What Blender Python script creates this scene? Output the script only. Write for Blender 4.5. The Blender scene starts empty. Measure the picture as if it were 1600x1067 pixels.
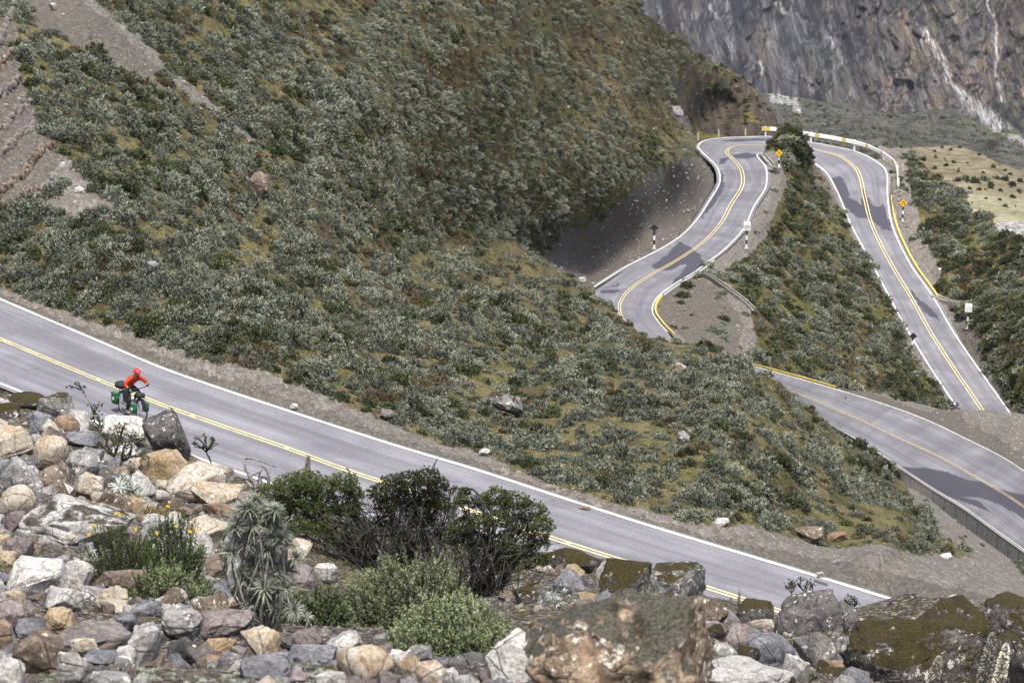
import bpy, bmesh, math, random
import numpy as np

# ------------------------------------------------------------------ camera, sky, sun
F, CX, CY = 8000.0, 800.0, 533.5           # focal length and centre, in pixels of the 1600 px wide photograph
TH = math.radians(14.4)                    # the camera looks down by this angle
sc = bpy.context.scene
cam = bpy.data.cameras.new('camera')
cam.sensor_width = 36.0
cam.lens = F / 1600.0 * 36.0
cam.clip_start, cam.clip_end = 0.5, 12000.0
cam.dof.use_dof = True
cam.dof.focus_distance = 165.0
cam.dof.aperture_fstop = 9.5
cam_o = bpy.data.objects.new('camera', cam)
sc.collection.objects.link(cam_o)
cam_o.rotation_euler = (math.pi / 2 - TH, 0, 0)
sc.camera = cam_o

SUN = np.array([0.06, -0.36, 0.92]); SUN = SUN / np.linalg.norm(SUN)
world = bpy.data.worlds.new('World'); sc.world = world
world.use_nodes = True
nt = world.node_tree
sky = nt.nodes.new('ShaderNodeTexSky')
sky.sky_type = 'NISHITA'; sky.sun_disc = False
sky.sun_elevation = math.asin(SUN[2])
sky.sun_rotation = math.atan2(SUN[0], SUN[1])
sky.altitude = 0; sky.air_density = 0.8; sky.dust_density = 5.0; sky.ozone_density = 0.6
nt.links.new(sky.outputs[0], nt.nodes['Background'].inputs[0])
nt.nodes['Background'].inputs[1].default_value = 0.068
sl = bpy.data.lights.new('sun', 'SUN'); sl.energy = 1.6; sl.angle = math.radians(9); sl.color = (1.0, 0.95, 0.88)
so = bpy.data.objects.new('sun', sl); sc.collection.objects.link(so)
so.rotation_euler = (math.acos(SUN[2]), 0, math.atan2(SUN[0], -SUN[1]))
sc.view_settings.view_transform = 'Standard'; sc.view_settings.look = 'None'
sc.view_settings.exposure = 1.94; sc.view_settings.gamma = 1.0

RNG = np.random.default_rng(7)
random.seed(7)
COL = sc.collection

# ------------------------------------------------------------------ projection helpers
def rayv(x, y):
    x = np.asarray(x, float); y = np.asarray(y, float)
    dy = (CY - y) / F; dx = (x - CX) / F
    ry = math.cos(TH) + dy * math.sin(TH); rz = -math.sin(TH) + dy * math.cos(TH)
    return dx / ry, rz / ry
def P(x, y, Y):
    u, v = rayv(x, y); Y = np.asarray(Y, float)
    return np.stack([u * Y, np.broadcast_to(Y, np.shape(u * Y)), v * Y], -1)
def PH(x, y, h):
    u, v = rayv(x, y); return P(x, y, -np.asarray(h, float) / v)
def proj(p):
    p = np.asarray(p, float)
    d = p[..., 1] * math.cos(TH) - p[..., 2] * math.sin(TH)
    up = p[..., 1] * math.sin(TH) + p[..., 2] * math.cos(TH)
    return CX + F * p[..., 0] / d, CY - F * up / d

# ------------------------------------------------------------------ noise
def _hash(ix, iy, iz, seed):
    h = (ix.astype(np.int64) * 374761393 + iy.astype(np.int64) * 668265263 + iz.astype(np.int64) * 2147483647 + seed * 974634777) & 0xFFFFFFFF
    h = ((h ^ (h >> 13)) * 1274126177) & 0xFFFFFFFF
    h = (h ^ (h >> 16)) & 0xFFFF
    return h / 65535.0
def vnoise(p, seed=0):
    p = np.asarray(p, float); i = np.floor(p).astype(np.int64); f = p - i
    f = f * f * f * (f * (f * 6 - 15) + 10); r = 0
    for a in (0, 1):
        wa = f[..., 0] if a else 1 - f[..., 0]
        for b in (0, 1):
            wb = f[..., 1] if b else 1 - f[..., 1]
            for c in (0, 1):
                wc = f[..., 2] if c else 1 - f[..., 2]
                r = r + wa * wb * wc * _hash(i[..., 0] + a, i[..., 1] + b, i[..., 2] + c, seed)
    return r * 2 - 1
def fbm(p, oct=4, seed=0, gain=0.5):
    s = 0; a = 1.0; t = 0
    for o in range(oct):
        s = s + a * vnoise(np.asarray(p) * (2.03 ** o) + o * 17.3, seed + o); t += a; a *= gain
    return s / t
def n2(x, y, scale, seed=0, oct=3):
    x = np.asarray(x, float); y = np.asarray(y, float)
    return fbm(np.stack([x / scale, y / scale, np.zeros_like(x) + .37], -1), oct, seed)

# ------------------------------------------------------------------ polygons and curves in the plane
def inpoly(x, y, poly):
    x = np.asarray(x, float); y = np.asarray(y, float)
    r = np.zeros(np.shape(x), bool); n = len(poly)
    for i in range(n):
        x0, y0 = poly[i]; x1, y1 = poly[(i + 1) % n]
        if y0 == y1: continue
        c = ((y0 > y) != (y1 > y)) & (x < (x1 - x0) * (y - y0) / (y1 - y0) + x0)
        r ^= c
    return r
def pl(pts):
    a = np.array(sorted(pts), float)
    return lambda x: np.interp(x, a[:, 0], a[:, 1])
def plext(pts):                              # piecewise linear with linear ends
    a = np.array(sorted(pts), float)
    def f(x):
        x = np.asarray(x, float); r = np.interp(x, a[:, 0], a[:, 1])
        s0 = (a[1, 1] - a[0, 1]) / (a[1, 0] - a[0, 0]); s1 = (a[-1, 1] - a[-2, 1]) / (a[-1, 0] - a[-2, 0])
        r = np.where(x < a[0, 0], a[0, 1] + s0 * (x - a[0, 0]), r)
        return np.where(x > a[-1, 0], a[-1, 1] + s1 * (x - a[-1, 0]), r)
    return f
def distpoly(x, y, pts):
    x = np.asarray(x, float); y = np.asarray(y, float); d = np.full(np.shape(x), 1e9)
    for (x0, y0), (x1, y1) in zip(pts[:-1], pts[1:]):
        L2 = (x1 - x0) ** 2 + (y1 - y0) ** 2 + 1e-9
        t = np.clip(((x - x0) * (x1 - x0) + (y - y0) * (y1 - y0)) / L2, 0, 1)
        d = np.minimum(d, np.hypot(x - x0 - t * (x1 - x0), y - y0 - t * (y1 - y0)))
    return d
def catmull(P0, n):
    P0 = np.asarray(P0, float); m = len(P0)
    E = np.vstack([2 * P0[0] - P0[1], P0, 2 * P0[-1] - P0[-2]])
    t = np.linspace(0, m - 1 - 1e-9, n); i = t.astype(int); f = (t - i)[:, None]
    a, b, c, d = E[i], E[i + 1], E[i + 2], E[i + 3]
    return .5 * (2 * b + (c - a) * f + (2 * a - 5 * b + 4 * c - d) * f ** 2 + (3 * b - a - 3 * c + d) * f ** 3)
class Field:                                 # thin-plate interpolation of log depth over picture positions
    def __init__(s, ctrl, lam=2e-4):
        c = np.array(ctrl, float); s.p = c[:, :2] / 500.0; n = len(c)
        K = s.k(np.linalg.norm(s.p[:, None] - s.p[None], axis=2)) + lam * np.eye(n)
        Q = np.hstack([np.ones((n, 1)), s.p]); A = np.zeros((n + 3, n + 3))
        A[:n, :n] = K; A[:n, n:] = Q; A[n:, :n] = Q.T
        s.w = np.linalg.solve(A, np.concatenate([np.log(c[:, 2]), np.zeros(3)]))
    @staticmethod
    def k(r): return np.where(r > 1e-9, r * r * np.log(np.maximum(r, 1e-9)), 0)
    def __call__(s, x, y):
        x = np.asarray(x, float); y = np.asarray(y, float); sh = np.shape(x)
        q = np.stack([x.ravel(), np.broadcast_to(y, sh).ravel()], 1) / 500.0; out = np.empty(len(q)); n = len(s.p)
        for i in range(0, len(q), 20000):
            b = q[i:i + 20000]
            out[i:i + 20000] = s.k(np.linalg.norm(b[:, None] - s.p[None], axis=2)) @ s.w[:n] + s.w[n] + b @ s.w[n + 1:]
        return np.exp(out).reshape(sh)

# ------------------------------------------------------------------ mesh helpers
def mesh_np(name, V, Fc, smooth=True, attrs=None):
    V = np.asarray(V, np.float32).reshape(-1, 3); Fc = np.asarray(Fc, np.int32); k = Fc.shape[1]
    me = bpy.data.meshes.new(name)
    me.vertices.add(len(V)); me.vertices.foreach_set('co', V.ravel())
    me.loops.add(Fc.size); me.loops.foreach_set('vertex_index', Fc.ravel())
    me.polygons.add(len(Fc)); me.polygons.foreach_set('loop_start', np.arange(0, Fc.size, k, dtype=np.int32))
    me.polygons.foreach_set('use_smooth', np.full(len(Fc), smooth))
    me.update(calc_edges=True)
    for an, av in (attrs or {}).items():
        av = np.asarray(av, np.float32)
        if av.ndim == 1:
            a = me.attributes.new(an, 'FLOAT', 'POINT'); a.data.foreach_set('value', av)
        else:
            if av.shape[1] == 3: av = np.hstack([av, np.ones((len(av), 1), np.float32)])
            a = me.attributes.new(an, 'FLOAT_COLOR', 'POINT'); a.data.foreach_set('color', av.ravel())
    return me
def link(name, me, mat=None, parent=None, loc=None):
    o = bpy.data.objects.new(name, me); COL.objects.link(o)
    if mat is not None:
        for m in (mat if isinstance(mat, (list, tuple)) else [mat]): me.materials.append(m)
    if parent is not None: o.parent = parent
    if loc is not None: o.location = tuple(float(c) for c in loc)
    return o
def empty(name, loc, rz=0.0):
    o = bpy.data.objects.new(name, None); COL.objects.link(o)
    o.location = tuple(float(c) for c in loc); o.rotation_euler = (0, 0, rz); o.empty_display_size = .2
    return o
def tag(o, label=None, cat=None, group=None, kind=None):
    if label: o['label'] = label
    if cat: o['category'] = cat
    if group: o['group'] = group
    if kind: o['kind'] = kind
    return o
class MB:                                    # collects shapes, then builds ONE mesh
    def __init__(s): s.V = []; s.F = []; s.n = 0
    def add(s, V, Fc):
        V = np.asarray(V, float).reshape(-1, 3)
        for f in Fc: s.F.append([int(i) + s.n for i in f])
        s.V.append(V); s.n += len(V)
    def box(s, c, sz, R=None):
        q = np.array([(a, b, d) for a in (-.5, .5) for b in (-.5, .5) for d in (-.5, .5)]) * np.asarray(sz, float)
        if R is not None: q = q @ np.asarray(R).T
        s.add(q + np.asarray(c, float), [(0, 1, 3, 2), (4, 6, 7, 5), (0, 4, 5, 1), (2, 3, 7, 6), (0, 2, 6, 4), (1, 5, 7, 3)])
    def tube(s, pts, r, n=8, cap=True):
        pts = np.asarray(pts, float); m = len(pts); r = np.broadcast_to(np.asarray(r, float), (m,))
        T = np.gradient(pts, axis=0); T /= np.linalg.norm(T, axis=1)[:, None] + 1e-12
        ref = np.array([0, 0, 1.0]) if abs(T[0][2]) < .9 else np.array([1.0, 0, 0]); V = []
        for i in range(m):
            a = np.cross(T[i], ref); na = np.linalg.norm(a)
            if na < 1e-3: a = np.cross(T[i], [0.3, 1, .2]); na = np.linalg.norm(a)
            a /= na; b = np.cross(T[i], a); ref = b if False else ref
            for k in range(n):
                t = 2 * math.pi * k / n; V.append(pts[i] + r[i] * (math.cos(t) * a + math.sin(t) * b))
        Fc = [(i * n + k, i * n + (k + 1) % n, (i + 1) * n + (k + 1) % n, (i + 1) * n + k) for i in range(m - 1) for k in range(n)]
        if cap: Fc += [tuple(range(n - 1, -1, -1)), tuple((m - 1) * n + k for k in range(n))]
        s.add(V, Fc)
    def torus(s, c, R, r, N=40, n=8, squash=1.0):       # axis along local y
        V = []
        for i in range(N):
            a = 2 * math.pi * i / N
            for k in range(n):
                b = 2 * math.pi * k / n
                q = R + r * math.cos(b); V.append((c[0] + q * math.cos(a), c[1] + r * squash * math.sin(b), c[2] + q * math.sin(a)))
        s.add(V, [(i * n + k, ((i + 1) % N) * n + k, ((i + 1) % N) * n + (k + 1) % n, i * n + (k + 1) % n) for i in range(N) for k in range(n)])
    def sweep(s, pts, lat, o0, o1, z0, z1):             # box section swept along pts, offsets along lateral unit vectors
        pts = np.asarray(pts, float); lat = np.asarray(lat, float); m = len(pts); up = np.array([0, 0, 1.0]); V = []
        for p, l in zip(pts, lat):
            V += [p + l * o0 + up * z0, p + l * o1 + up * z0, p + l * o1 + up * z1, p + l * o0 + up * z1]
        Fc = [(i * 4 + k, (i + 1) * 4 + k, (i + 1) * 4 + (k + 1) % 4, i * 4 + (k + 1) % 4) for i in range(m - 1) for k in range(4)]
        s.add(V, Fc + [(3, 2, 1, 0), tuple((m - 1) * 4 + k for k in range(4))])
    def build(s, name, mat, parent=None, smooth=False, loc=None, bevel=0):
        me = bpy.data.meshes.new(name)
        me.from_pydata(np.vstack(s.V).tolist(), [], s.F); me.update()
        bm = bmesh.new(); bm.from_mesh(me); bmesh.ops.recalc_face_normals(bm, faces=bm.faces)
        if bevel: bmesh.ops.bevel(bm, geom=bm.edges[:], offset=bevel, segments=2, affect='EDGES', clamp_overlap=True)
        bm.to_mesh(me); bm.free()
        me.polygons.foreach_set('use_smooth', np.full(len(me.polygons), smooth)); me.update()
        return link(name, me, mat, parent, loc)
def grid_faces(m, n):
    i = np.arange(m - 1)[:, None] * n + np.arange(n - 1)[None]
    return np.stack([i, i + 1, i + n + 1, i + n], -1).reshape(-1, 4)

# ------------------------------------------------------------------ materials
def newmat(name, rough=.85, spec=.3):
    m = bpy.data.materials.new(name); m.use_nodes = True
    b = m.node_tree.nodes['Principled BSDF']; b.inputs['Roughness'].default_value = rough
    b.inputs['Specular IOR Level'].default_value = spec
    return m, m.node_tree, b
class N:                                     # small node-building helper
    def __init__(s, t): s.t = t
    def node(s, typ, **kw):
        n = s.t.nodes.new(typ)
        for k, v in kw.items(): setattr(n, k, v)
        return n
    def set(s, sock, v):
        if isinstance(v, bpy.types.NodeSocket): s.t.links.new(v, sock)
        elif isinstance(v, (tuple, list)) and len(v) == 3 and sock.type == 'RGBA': sock.default_value = (*v, 1)
        else: sock.default_value = v
    def coord(s, scale=(1, 1, 1), rnd=False, kind='Object'):
        o = s.node('ShaderNodeTexCoord').outputs[kind]
        m = s.node('ShaderNodeMapping'); m.inputs['Scale'].default_value = scale
        s.t.links.new(o, m.inputs['Vector'])
        if rnd:
            i = s.node('ShaderNodeObjectInfo'); k = s.node('ShaderNodeVectorMath', operation='SCALE')
            k.inputs[0].default_value = (37, 51, 23); s.t.links.new(i.outputs['Random'], k.inputs['Scale'])
            s.t.links.new(k.outputs[0], m.inputs['Location'])
        return m.outputs[0]
    def noise(s, vec, scale, detail=4, rough=.55, dist=0):
        n = s.node('ShaderNodeTexNoise'); s.t.links.new(vec, n.inputs['Vector'])
        n.inputs['Scale'].default_value = scale; n.inputs['Detail'].default_value = detail
        n.inputs['Roughness'].default_value = rough; n.inputs['Distortion'].default_value = dist
        return n.outputs['Fac']
    def voro(s, vec, scale, out='Color', feature='F1', rnd=1):
        n = s.node('ShaderNodeTexVoronoi', feature=feature); s.t.links.new(vec, n.inputs['Vector'])
        n.inputs['Scale'].default_value = scale; n.inputs['Randomness'].default_value = rnd
        return n.outputs[out]
    def ramp(s, v, a, b, lo=0.0, hi=1.0):
        n = s.node('ShaderNodeMapRange', interpolation_type='SMOOTHSTEP'); s.t.links.new(v, n.inputs[0])
        n.inputs[1].default_value = a; n.inputs[2].default_value = b; n.inputs[3].default_value = lo; n.inputs[4].default_value = hi
        return n.outputs[0]
    def mix(s, f, a, b, mode='MIX'):
        n = s.node('ShaderNodeMix', data_type='RGBA', blend_type=mode)
        s.set(n.inputs[0], f); s.set(n.inputs[6], a); s.set(n.inputs[7], b); return n.outputs[2]
    def math(s, op, a, b=0.0):
        n = s.node('ShaderNodeMath', operation=op); s.set(n.inputs[0], a); s.set(n.inputs[1], b); return n.outputs[0]
    def attr(s, name, out='Fac'): return s.node('ShaderNodeAttribute', attribute_name=name).outputs[out]
    def sep(s, c):
        n = s.node('ShaderNodeSeparateColor'); s.t.links.new(c, n.inputs[0]); return n.outputs
    def bump(s, h, strength=.5, dist=.05, normal=None):
        n = s.node('ShaderNodeBump'); s.t.links.new(h, n.inputs['Height'])
        n.inputs['Strength'].default_value = strength; n.inputs['Distance'].default_value = dist
        if normal is not None: s.t.links.new(normal, n.inputs['Normal'])
        return n.outputs[0]
    def gray(s, v):
        return v
def plain(name, col, rough=.6, spec=.3, metal=0.0, var=.12, scale=30):
    m, t, b = newmat(name, rough, spec); n = N(t); c = n.coord()
    f = n.noise(c, scale, 3)
    dark = tuple(x * (1 - var) for x in col); lite = tuple(min(1, x * (1 + var)) for x in col)
    n.set(b.inputs['Base Color'], n.mix(f, dark, lite)); b.inputs['Metallic'].default_value = metal
    return m
def leafmat(name, dark, lite, tip, brown=None, rough=.65):
    m, t, b = newmat(name, rough, .25); n = N(t)
    a = n.attr('tint', 'Color'); s = n.sep(a); rn = n.node('ShaderNodeObjectInfo').outputs['Random']
    c = n.mix(s[0], dark, lite); c = n.mix(n.math('MULTIPLY', s[1], .85), c, tip)
    v = n.ramp(rn, 0, 1, .55, 1.35)
    hv = n.node('ShaderNodeHueSaturation'); t.links.new(c, hv.inputs['Color']); t.links.new(v, hv.inputs['Value'])
    t.links.new(n.ramp(n.math('FRACT', n.math('MULTIPLY', rn, 7.3)), 0, 1, .485, .515), hv.inputs['Hue'])
    t.links.new(hv.outputs[0], b.inputs['Base Color'])
    return m
def rockmat(name, c1, c2, c3, moss=0.0, lichen=0.0, scale=1.0, strip=(1, 1, 1), band=0.5, mosscol=(.045, .036, .01)):
    m, t, b = newmat(name, .85, .25); n = N(t); v = n.coord(strip, rnd=True)
    f1 = n.ramp(n.noise(v, 1.6 * scale, 5, .6, .6), .38, .62)
    f2 = n.ramp(n.noise(v, 4.3 * scale, 6, .65, 1.2), .52 - .1 * band, .7 - .1 * band)
    col = n.mix(f1, c1, c2); col = n.mix(n.math('MULTIPLY', f2, .8), col, c3)
    sp = n.noise(v, 22 * scale, 5, .75)
    col = n.mix(1.0, col, n.mix(n.ramp(sp, .3, .72), (.5, .49, .48), (1.25, 1.25, 1.25)), 'MULTIPLY')
    cr = n.ramp(n.voro(v, 2.2 * scale, 'Distance', 'DISTANCE_TO_EDGE'), 0, .035)
    crn = n.ramp(n.noise(v, 3.1, 2), .45, .6)
    crk = n.math('MAXIMUM', cr, crn)
    col = n.mix(crk, tuple(x * .45 for x in c1), col)
    if lichen:
        l = n.ramp(n.noise(v, 7.5, 5, .7), .62 - .12 * lichen, .66 - .1 * lichen)
        col = n.mix(n.math('MULTIPLY', l, .85), col, (.55, .53, .47))
    hgt = n.math('ADD', n.math('MULTIPLY', sp, .5), n.math('MULTIPLY', n.noise(v, 6 * scale, 6, .7), 1.0))
    hgt = n.math('ADD', hgt, n.math('MULTIPLY', crk, .35))
    if moss:
        g = n.node('ShaderNodeNewGeometry'); z = n.node('ShaderNodeSeparateXYZ'); t.links.new(g.outputs['Normal'], z.inputs[0])
        mn = n.noise(v, 2.4, 5, .7)
        a = n.math('ADD', n.math('MULTIPLY', z.outputs[2], .35), mn)
        k = n.ramp(a, .98 - .45 * moss, 1.1 - .45 * moss)
        fm = n.noise(v, 38, 4, .7)
        mc = n.mix(n.ramp(fm, .35, .65), tuple(x * .35 for x in mosscol), tuple(x * 1.5 for x in mosscol))
        mc = n.mix(n.ramp(n.noise(v, 3.3, 3), .5, .68), mc, (.028, .022, .012))
        col = n.mix(k, col, mc); hgt = n.math('ADD', hgt, n.math('MULTIPLY', n.math('MULTIPLY', k, fm), 2.0))
    t.links.new(col, b.inputs['Base Color'])
    t.links.new(n.bump(hgt, .8, .05), b.inputs['Normal'])
    return m
# ------------------------------------------------------------------ roads: stations of two edges in the photograph and the drop below the camera
far1 = plext([(0, 467.5), (56, 491.6), (125, 522), (187.5, 546), (250, 574), (375, 618), (500, 658), (600, 691), (748, 735), (899, 784.5), (1000, 817), (1106, 849), (1160, 865), (1284, 902.5), (1418, 944)])
yel1 = plext([(0, 532), (144, 592), (215.6, 620), (284, 646), (437.5, 698), (531, 733), (586, 751.6), (700, 788), (859, 842), (1007, 889), (1123, 926), (1160, 938), (1220, 957.5)])
def hroad1(x): return 37.2 + .0022 * np.asarray(x, float)
class Road:
    def __init__(s, Lp, Rp, h, n):
        L = PH([p[0] for p in Lp], [p[1] for p in Lp], h); R = PH([p[0] for p in Rp], [p[1] for p in Rp], h)
        s.L = catmull(L, n); s.R = catmull(R, n); s.n = n
        s.w = np.linalg.norm(s.R - s.L, axis=1); s.lat = (s.R - s.L) / s.w[:, None]
    def at(s, f, off=0.0): return s.L + (s.R - s.L) * np.asarray(f).reshape(-1, 1) + s.lat * off
    def surface(s, name, m0, m1, na, mat, wetpolys=()):
        fr = np.linspace(0, 1, na); V = np.empty((s.n, na, 3))
        A = s.L - s.lat * m0; B = s.R + s.lat * m1
        V = A[:, None] + (B - A)[:, None] * fr[None, :, None]
        px, py = proj(V); wet = np.zeros(px.shape)
        for poly, val, jag in wetpolys:
            jx = n2(px, py * 2.5, 14, 5) * jag; jy = n2(px + 300, py * 2.5, 14, 9) * jag * .6
            wet = np.maximum(wet, inpoly(px + jx, py + jy, poly) * val)
        lane = np.broadcast_to(fr[None], px.shape)
        o = link(name, mesh_np(name, V, grid_faces(s.n, na), True, {'wet': wet.ravel(), 'lane': lane.ravel()}), mat)
        return tag(o, kind='structure')
    def line(s, mb, f, off, w, z=.012, i0=0, i1=None):
        c = s.at(np.full(s.n, f), off)[i0:i1]; l = s.lat[i0:i1]
        a = c - l * w / 2 + [0, 0, z]; b = c + l * w / 2 + [0, 0, z]; V = np.stack([a, b], 1).reshape(-1, 3)
        mb.add(V, [(2 * i, 2 * i + 1, 2 * i + 3, 2 * i + 2) for i in range(len(c) - 1)])

xs1 = np.linspace(-330, 1900, 24)
r1 = Road([(x, far1(x)) for x in xs1], [(x, yel1(x) + (yel1(x) - far1(x)) * 1.04) for x in xs1], hroad1(xs1), 1400)

far2 = plext([(1100, 553), (1175, 572), (1238, 589), (1308, 609), (1379, 631), (1447, 656), (1514, 688), (1558, 710), (1600, 736)])
near2 = plext([(1369, 705), (1393, 720.5), (1447, 756), (1504, 791), (1555, 827), (1600, 859)])
yel2 = plext([(1244, 621), (1275, 630), (1349, 656), (1430, 690), (1497, 725.5), (1548, 756), (1600, 795)])
# stations across the second road: far edge, near edge (the near edge is hidden behind the crest on the left)
st2 = [((1085, 549), (1150, 592)), ((1175, 572), (1245, 632)), ((1238, 589), (1300, 664)), ((1308, 609), (1369, 705)), ((1379, 631), (1447, 756)),
       ((1447, 656), (1504, 791)), ((1514, 688), (1555, 827)), ((1558, 710), (1600, 859)), ((1600, 736), (1650, 899)), ((1720, 822), (1760, 992))]
h2 = [82.0, 81, 80.3, 79.5, 78.7, 78, 77.3, 76.7, 76.1, 74.5]
r2 = Road([a for a, b in st2], [b for a, b in st2], h2, 1000)

st3 = [((985, 575), (1100, 566)), ((940, 520), (1075, 545)), ((908, 482), (1046, 522)), ((912, 464), (1026, 500)), ((927, 450), (1019, 483)), ((945, 438), (1029, 463)), ((975, 419), (1056, 443)), ((1008, 402), (1086, 425)), ((1042, 384), (1110, 407)),
       ((1069, 365), (1137, 385.5)), ((1090, 342), (1164, 355)), ((1106, 318), (1177, 325)), ((1122, 292), (1195, 296)), ((1125, 277), (1198, 278)), ((1119, 260), (1196, 261)), ((1098, 239), (1183, 244)),
       ((1091, 229), (1190, 240.5)), ((1101, 220.5), (1197, 239.5)), ((1127, 216), (1206, 239)), ((1165, 214.5), (1214, 238.6)), ((1207, 214), (1222, 238.8)), ((1257, 221.5), (1236, 240)), ((1301, 229), (1250, 244)),
       ((1340, 238.5), (1262, 249)), ((1372, 255), (1275, 257)), ((1385.5, 272), (1294, 274)), ((1387, 310), (1312, 308)), ((1395, 355), (1330, 352)), ((1421, 411), (1362, 411)), ((1457, 463), (1389, 463)),
       ((1490, 519.6), (1419, 518)), ((1528, 575), (1454, 575)), ((1568.6, 632), (1492, 632)), ((1612, 695), (1534, 695)), ((1680, 790), (1600, 790))]
h3 = [101.5, 101.8, 102, 102.5, 103, 103.6, 105, 106.6, 108, 110, 112, 114.2, 116.2, 117.5, 119, 121, 122, 123, 123.8, 124.4, 124.8, 125.2, 125.6, 126, 126.4, 126.9, 127.6, 128.4, 129.4, 130.4, 131.4, 132.3, 133.2, 134.2, 135.6]
h3 = [v * .85 for v in h3]
r3 = Road([a for a, b in st3], [b for a, b in st3], h3, 1500)

def asphalt():
    m, t, b = newmat('asphalt', .85, .12); n = N(t); v = n.coord()
    f = n.noise(v, .35, 5, .6); g = n.noise(v, 18, 3, .7); g2 = n.noise(v, 60, 2, .6)
    lane = n.attr('lane'); w = n.attr('wet')
    tr = n.math('ABSOLUTE', n.math('SUBTRACT', n.math('FRACT', n.math('MULTIPLY', lane, 4.0)), .5))      # polished wheel paths
    base = n.mix(n.ramp(f, .3, .7), (.12, .12, .135), (.185, .185, .204))
    base = n.mix(n.math('MULTIPLY', n.ramp(tr, .05, .4), .6), base, (.118, .118, .136))
    pt = n.ramp(n.noise(v, .12, 3, .5, .5), .57, .62)
    base = n.mix(n.math('MULTIPLY', pt, .5), base, (.105, .105, .118))
    ag = n.mix(n.ramp(n.math('ADD', n.math('MULTIPLY', g, .6), n.math('MULTIPLY', g2, .4)), .38, .62), (.80, .8, .8), (1.2, 1.2, 1.2))
    base = n.mix(1.0, base, ag, 'MULTIPLY')
    sx = n.node('ShaderNodeSeparateXYZ'); t.links.new(v, sx.inputs[0]); cb = n.node('ShaderNodeCombineXYZ'); n.set(cb.inputs[0], n.math('MULTIPLY', lane, 13.0)); n.set(cb.inputs[1], n.math('MULTIPLY', sx.outputs[1], .05)); n.set(cb.inputs[2], n.math('MULTIPLY', sx.outputs[0], .05))
    sk = n.noise(cb.outputs[0], 1.6, 5, .65); base = n.mix(1.0, base, n.mix(n.ramp(sk, .36, .64), (.86, .86, .87), (1.11, 1.11, 1.11)), 'MULTIPLY')
    eg = n.math('MULTIPLY', n.ramp(n.math('ABSOLUTE', n.math('SUBTRACT', lane, .5)), .40, .5), n.ramp(n.noise(v, .7, 5, .7), .35, .6)); base = n.mix(n.math('MULTIPLY', eg, .6), base, (.19, .178, .16))
    cv = n.voro(v, .16, 'Distance', 'DISTANCE_TO_EDGE'); cn = n.noise(v, .8, 4, .7)
    ck = n.ramp(n.math('ABSOLUTE', n.math('ADD', cv, n.math('MULTIPLY', n.math('SUBTRACT', cn, .42), .3))), 0, .007, 1, 0)
    ck = n.math('MULTIPLY', ck, n.ramp(n.noise(v, .3, 2), .5, .6))
    base = n.mix(n.math('MULTIPLY', ck, .8), base, (.06, .06, .066))
    fs = n.math('ADD', w, n.math('MULTIPLY', n.math('SUBTRACT', n.noise(v, 1.1, 5, .7), .5), .5))
    wk = n.ramp(fs, .34, .62)
    base = n.mix(n.math('MULTIPLY', wk, .92), base, (.046, .046, .058))
    t.links.new(base, b.inputs['Base Color'])
    t.links.new(n.ramp(wk, 0, 1, .8, .6), b.inputs['Roughness'])
    t.links.new(n.bump(g2, .35, .01), b.inputs['Normal'])
    return m
def paint(name, col, worn=.35):
    m, t, b = newmat(name, .6, .3); n = N(t); v = n.coord()
    k = n.ramp(n.noise(v, 2.6, 6, .8), .52 - .1 * worn, .62)
    t.links.new(n.mix(n.math('MULTIPLY', k, worn), col, (.18, .18, .19)), b.inputs['Base Color'])
    return m
M_asphalt = asphalt(); M_white = paint('white_road_paint', (.82, .82, .8), .55); M_yellow = paint('yellow_road_paint', (.64, .53, .25), .62)
M_curbY = paint('yellow_kerb_paint', (.52, .40, .09), .4)
M_conc = plain('concrete', (.27, .262, .245), .9, .2, 0, .25, 3)
dark_patch1 = [([(1272, 903), (1284, 906), (1305, 915), (1290, 914), (1272, 908)], .8, 2)]  # small darker patch of asphalt beside the stone on the edge line
wet2 = [([(1393, 722), (1400, 728), (1432, 731), (1445, 730), (1480, 737), (1512, 750), (1535, 752), (1557, 763), (1600, 773), (1640, 790), (1640, 830), (1600, 810), (1560, 787), (1530, 777), (1500, 775), (1530, 782), (1548, 800), (1515, 787), (1480, 775), (1425, 742)], 1, .8)]
wet3 = [([(1015, 418), (1035, 404), (1062, 378), (1082, 388), (1095, 400), (1103, 416), (1085, 427), (1062, 442), (1048, 452), (1052, 438), (1070, 420), (1072, 412), (1040, 424)], 1, 5),
        ([(1127, 262), (1125, 282), (1106, 320), (1092, 346), (1098, 340), (1115, 320), (1128, 300), (1132, 282)], .9, 4),
        ([(1125, 247), (1140, 246), (1132, 256), (1124, 258)], .9, 2), ([(1145, 242), (1170, 239), (1195, 243), (1170, 248), (1150, 247)], .9, 2),
        ([(1120, 221), (1150, 217), (1205, 216), (1205, 219), (1150, 222)], .8, 2),
        ([(937, 454), (965, 452), (975, 455), (940, 460)], .8, 3), ([(955, 448), (965, 441), (968, 446)], .9, 2),
        ([(1299, 279), (1312, 275), (1322, 290), (1330, 312), (1345, 320), (1347, 292), (1353, 300), (1362, 318), (1376, 326), (1379, 318), (1386, 335), (1394, 362), (1378, 356), (1358, 344), (1340, 340), (1322, 325), (1308, 305)], 1, 5),
        ([(1418, 449), (1428, 458), (1440, 470), (1452, 478), (1463, 490), (1472, 505), (1462, 500), (1440, 484)], .85, 5)]
road1 = r1.surface('road', .25, .4, 26, M_asphalt, dark_patch1)
road2 = r2.surface('road', .25, .35, 56, M_asphalt, wet2)
road3 = r3.surface('road', .3, .3, 30, M_asphalt, wet3)
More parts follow.
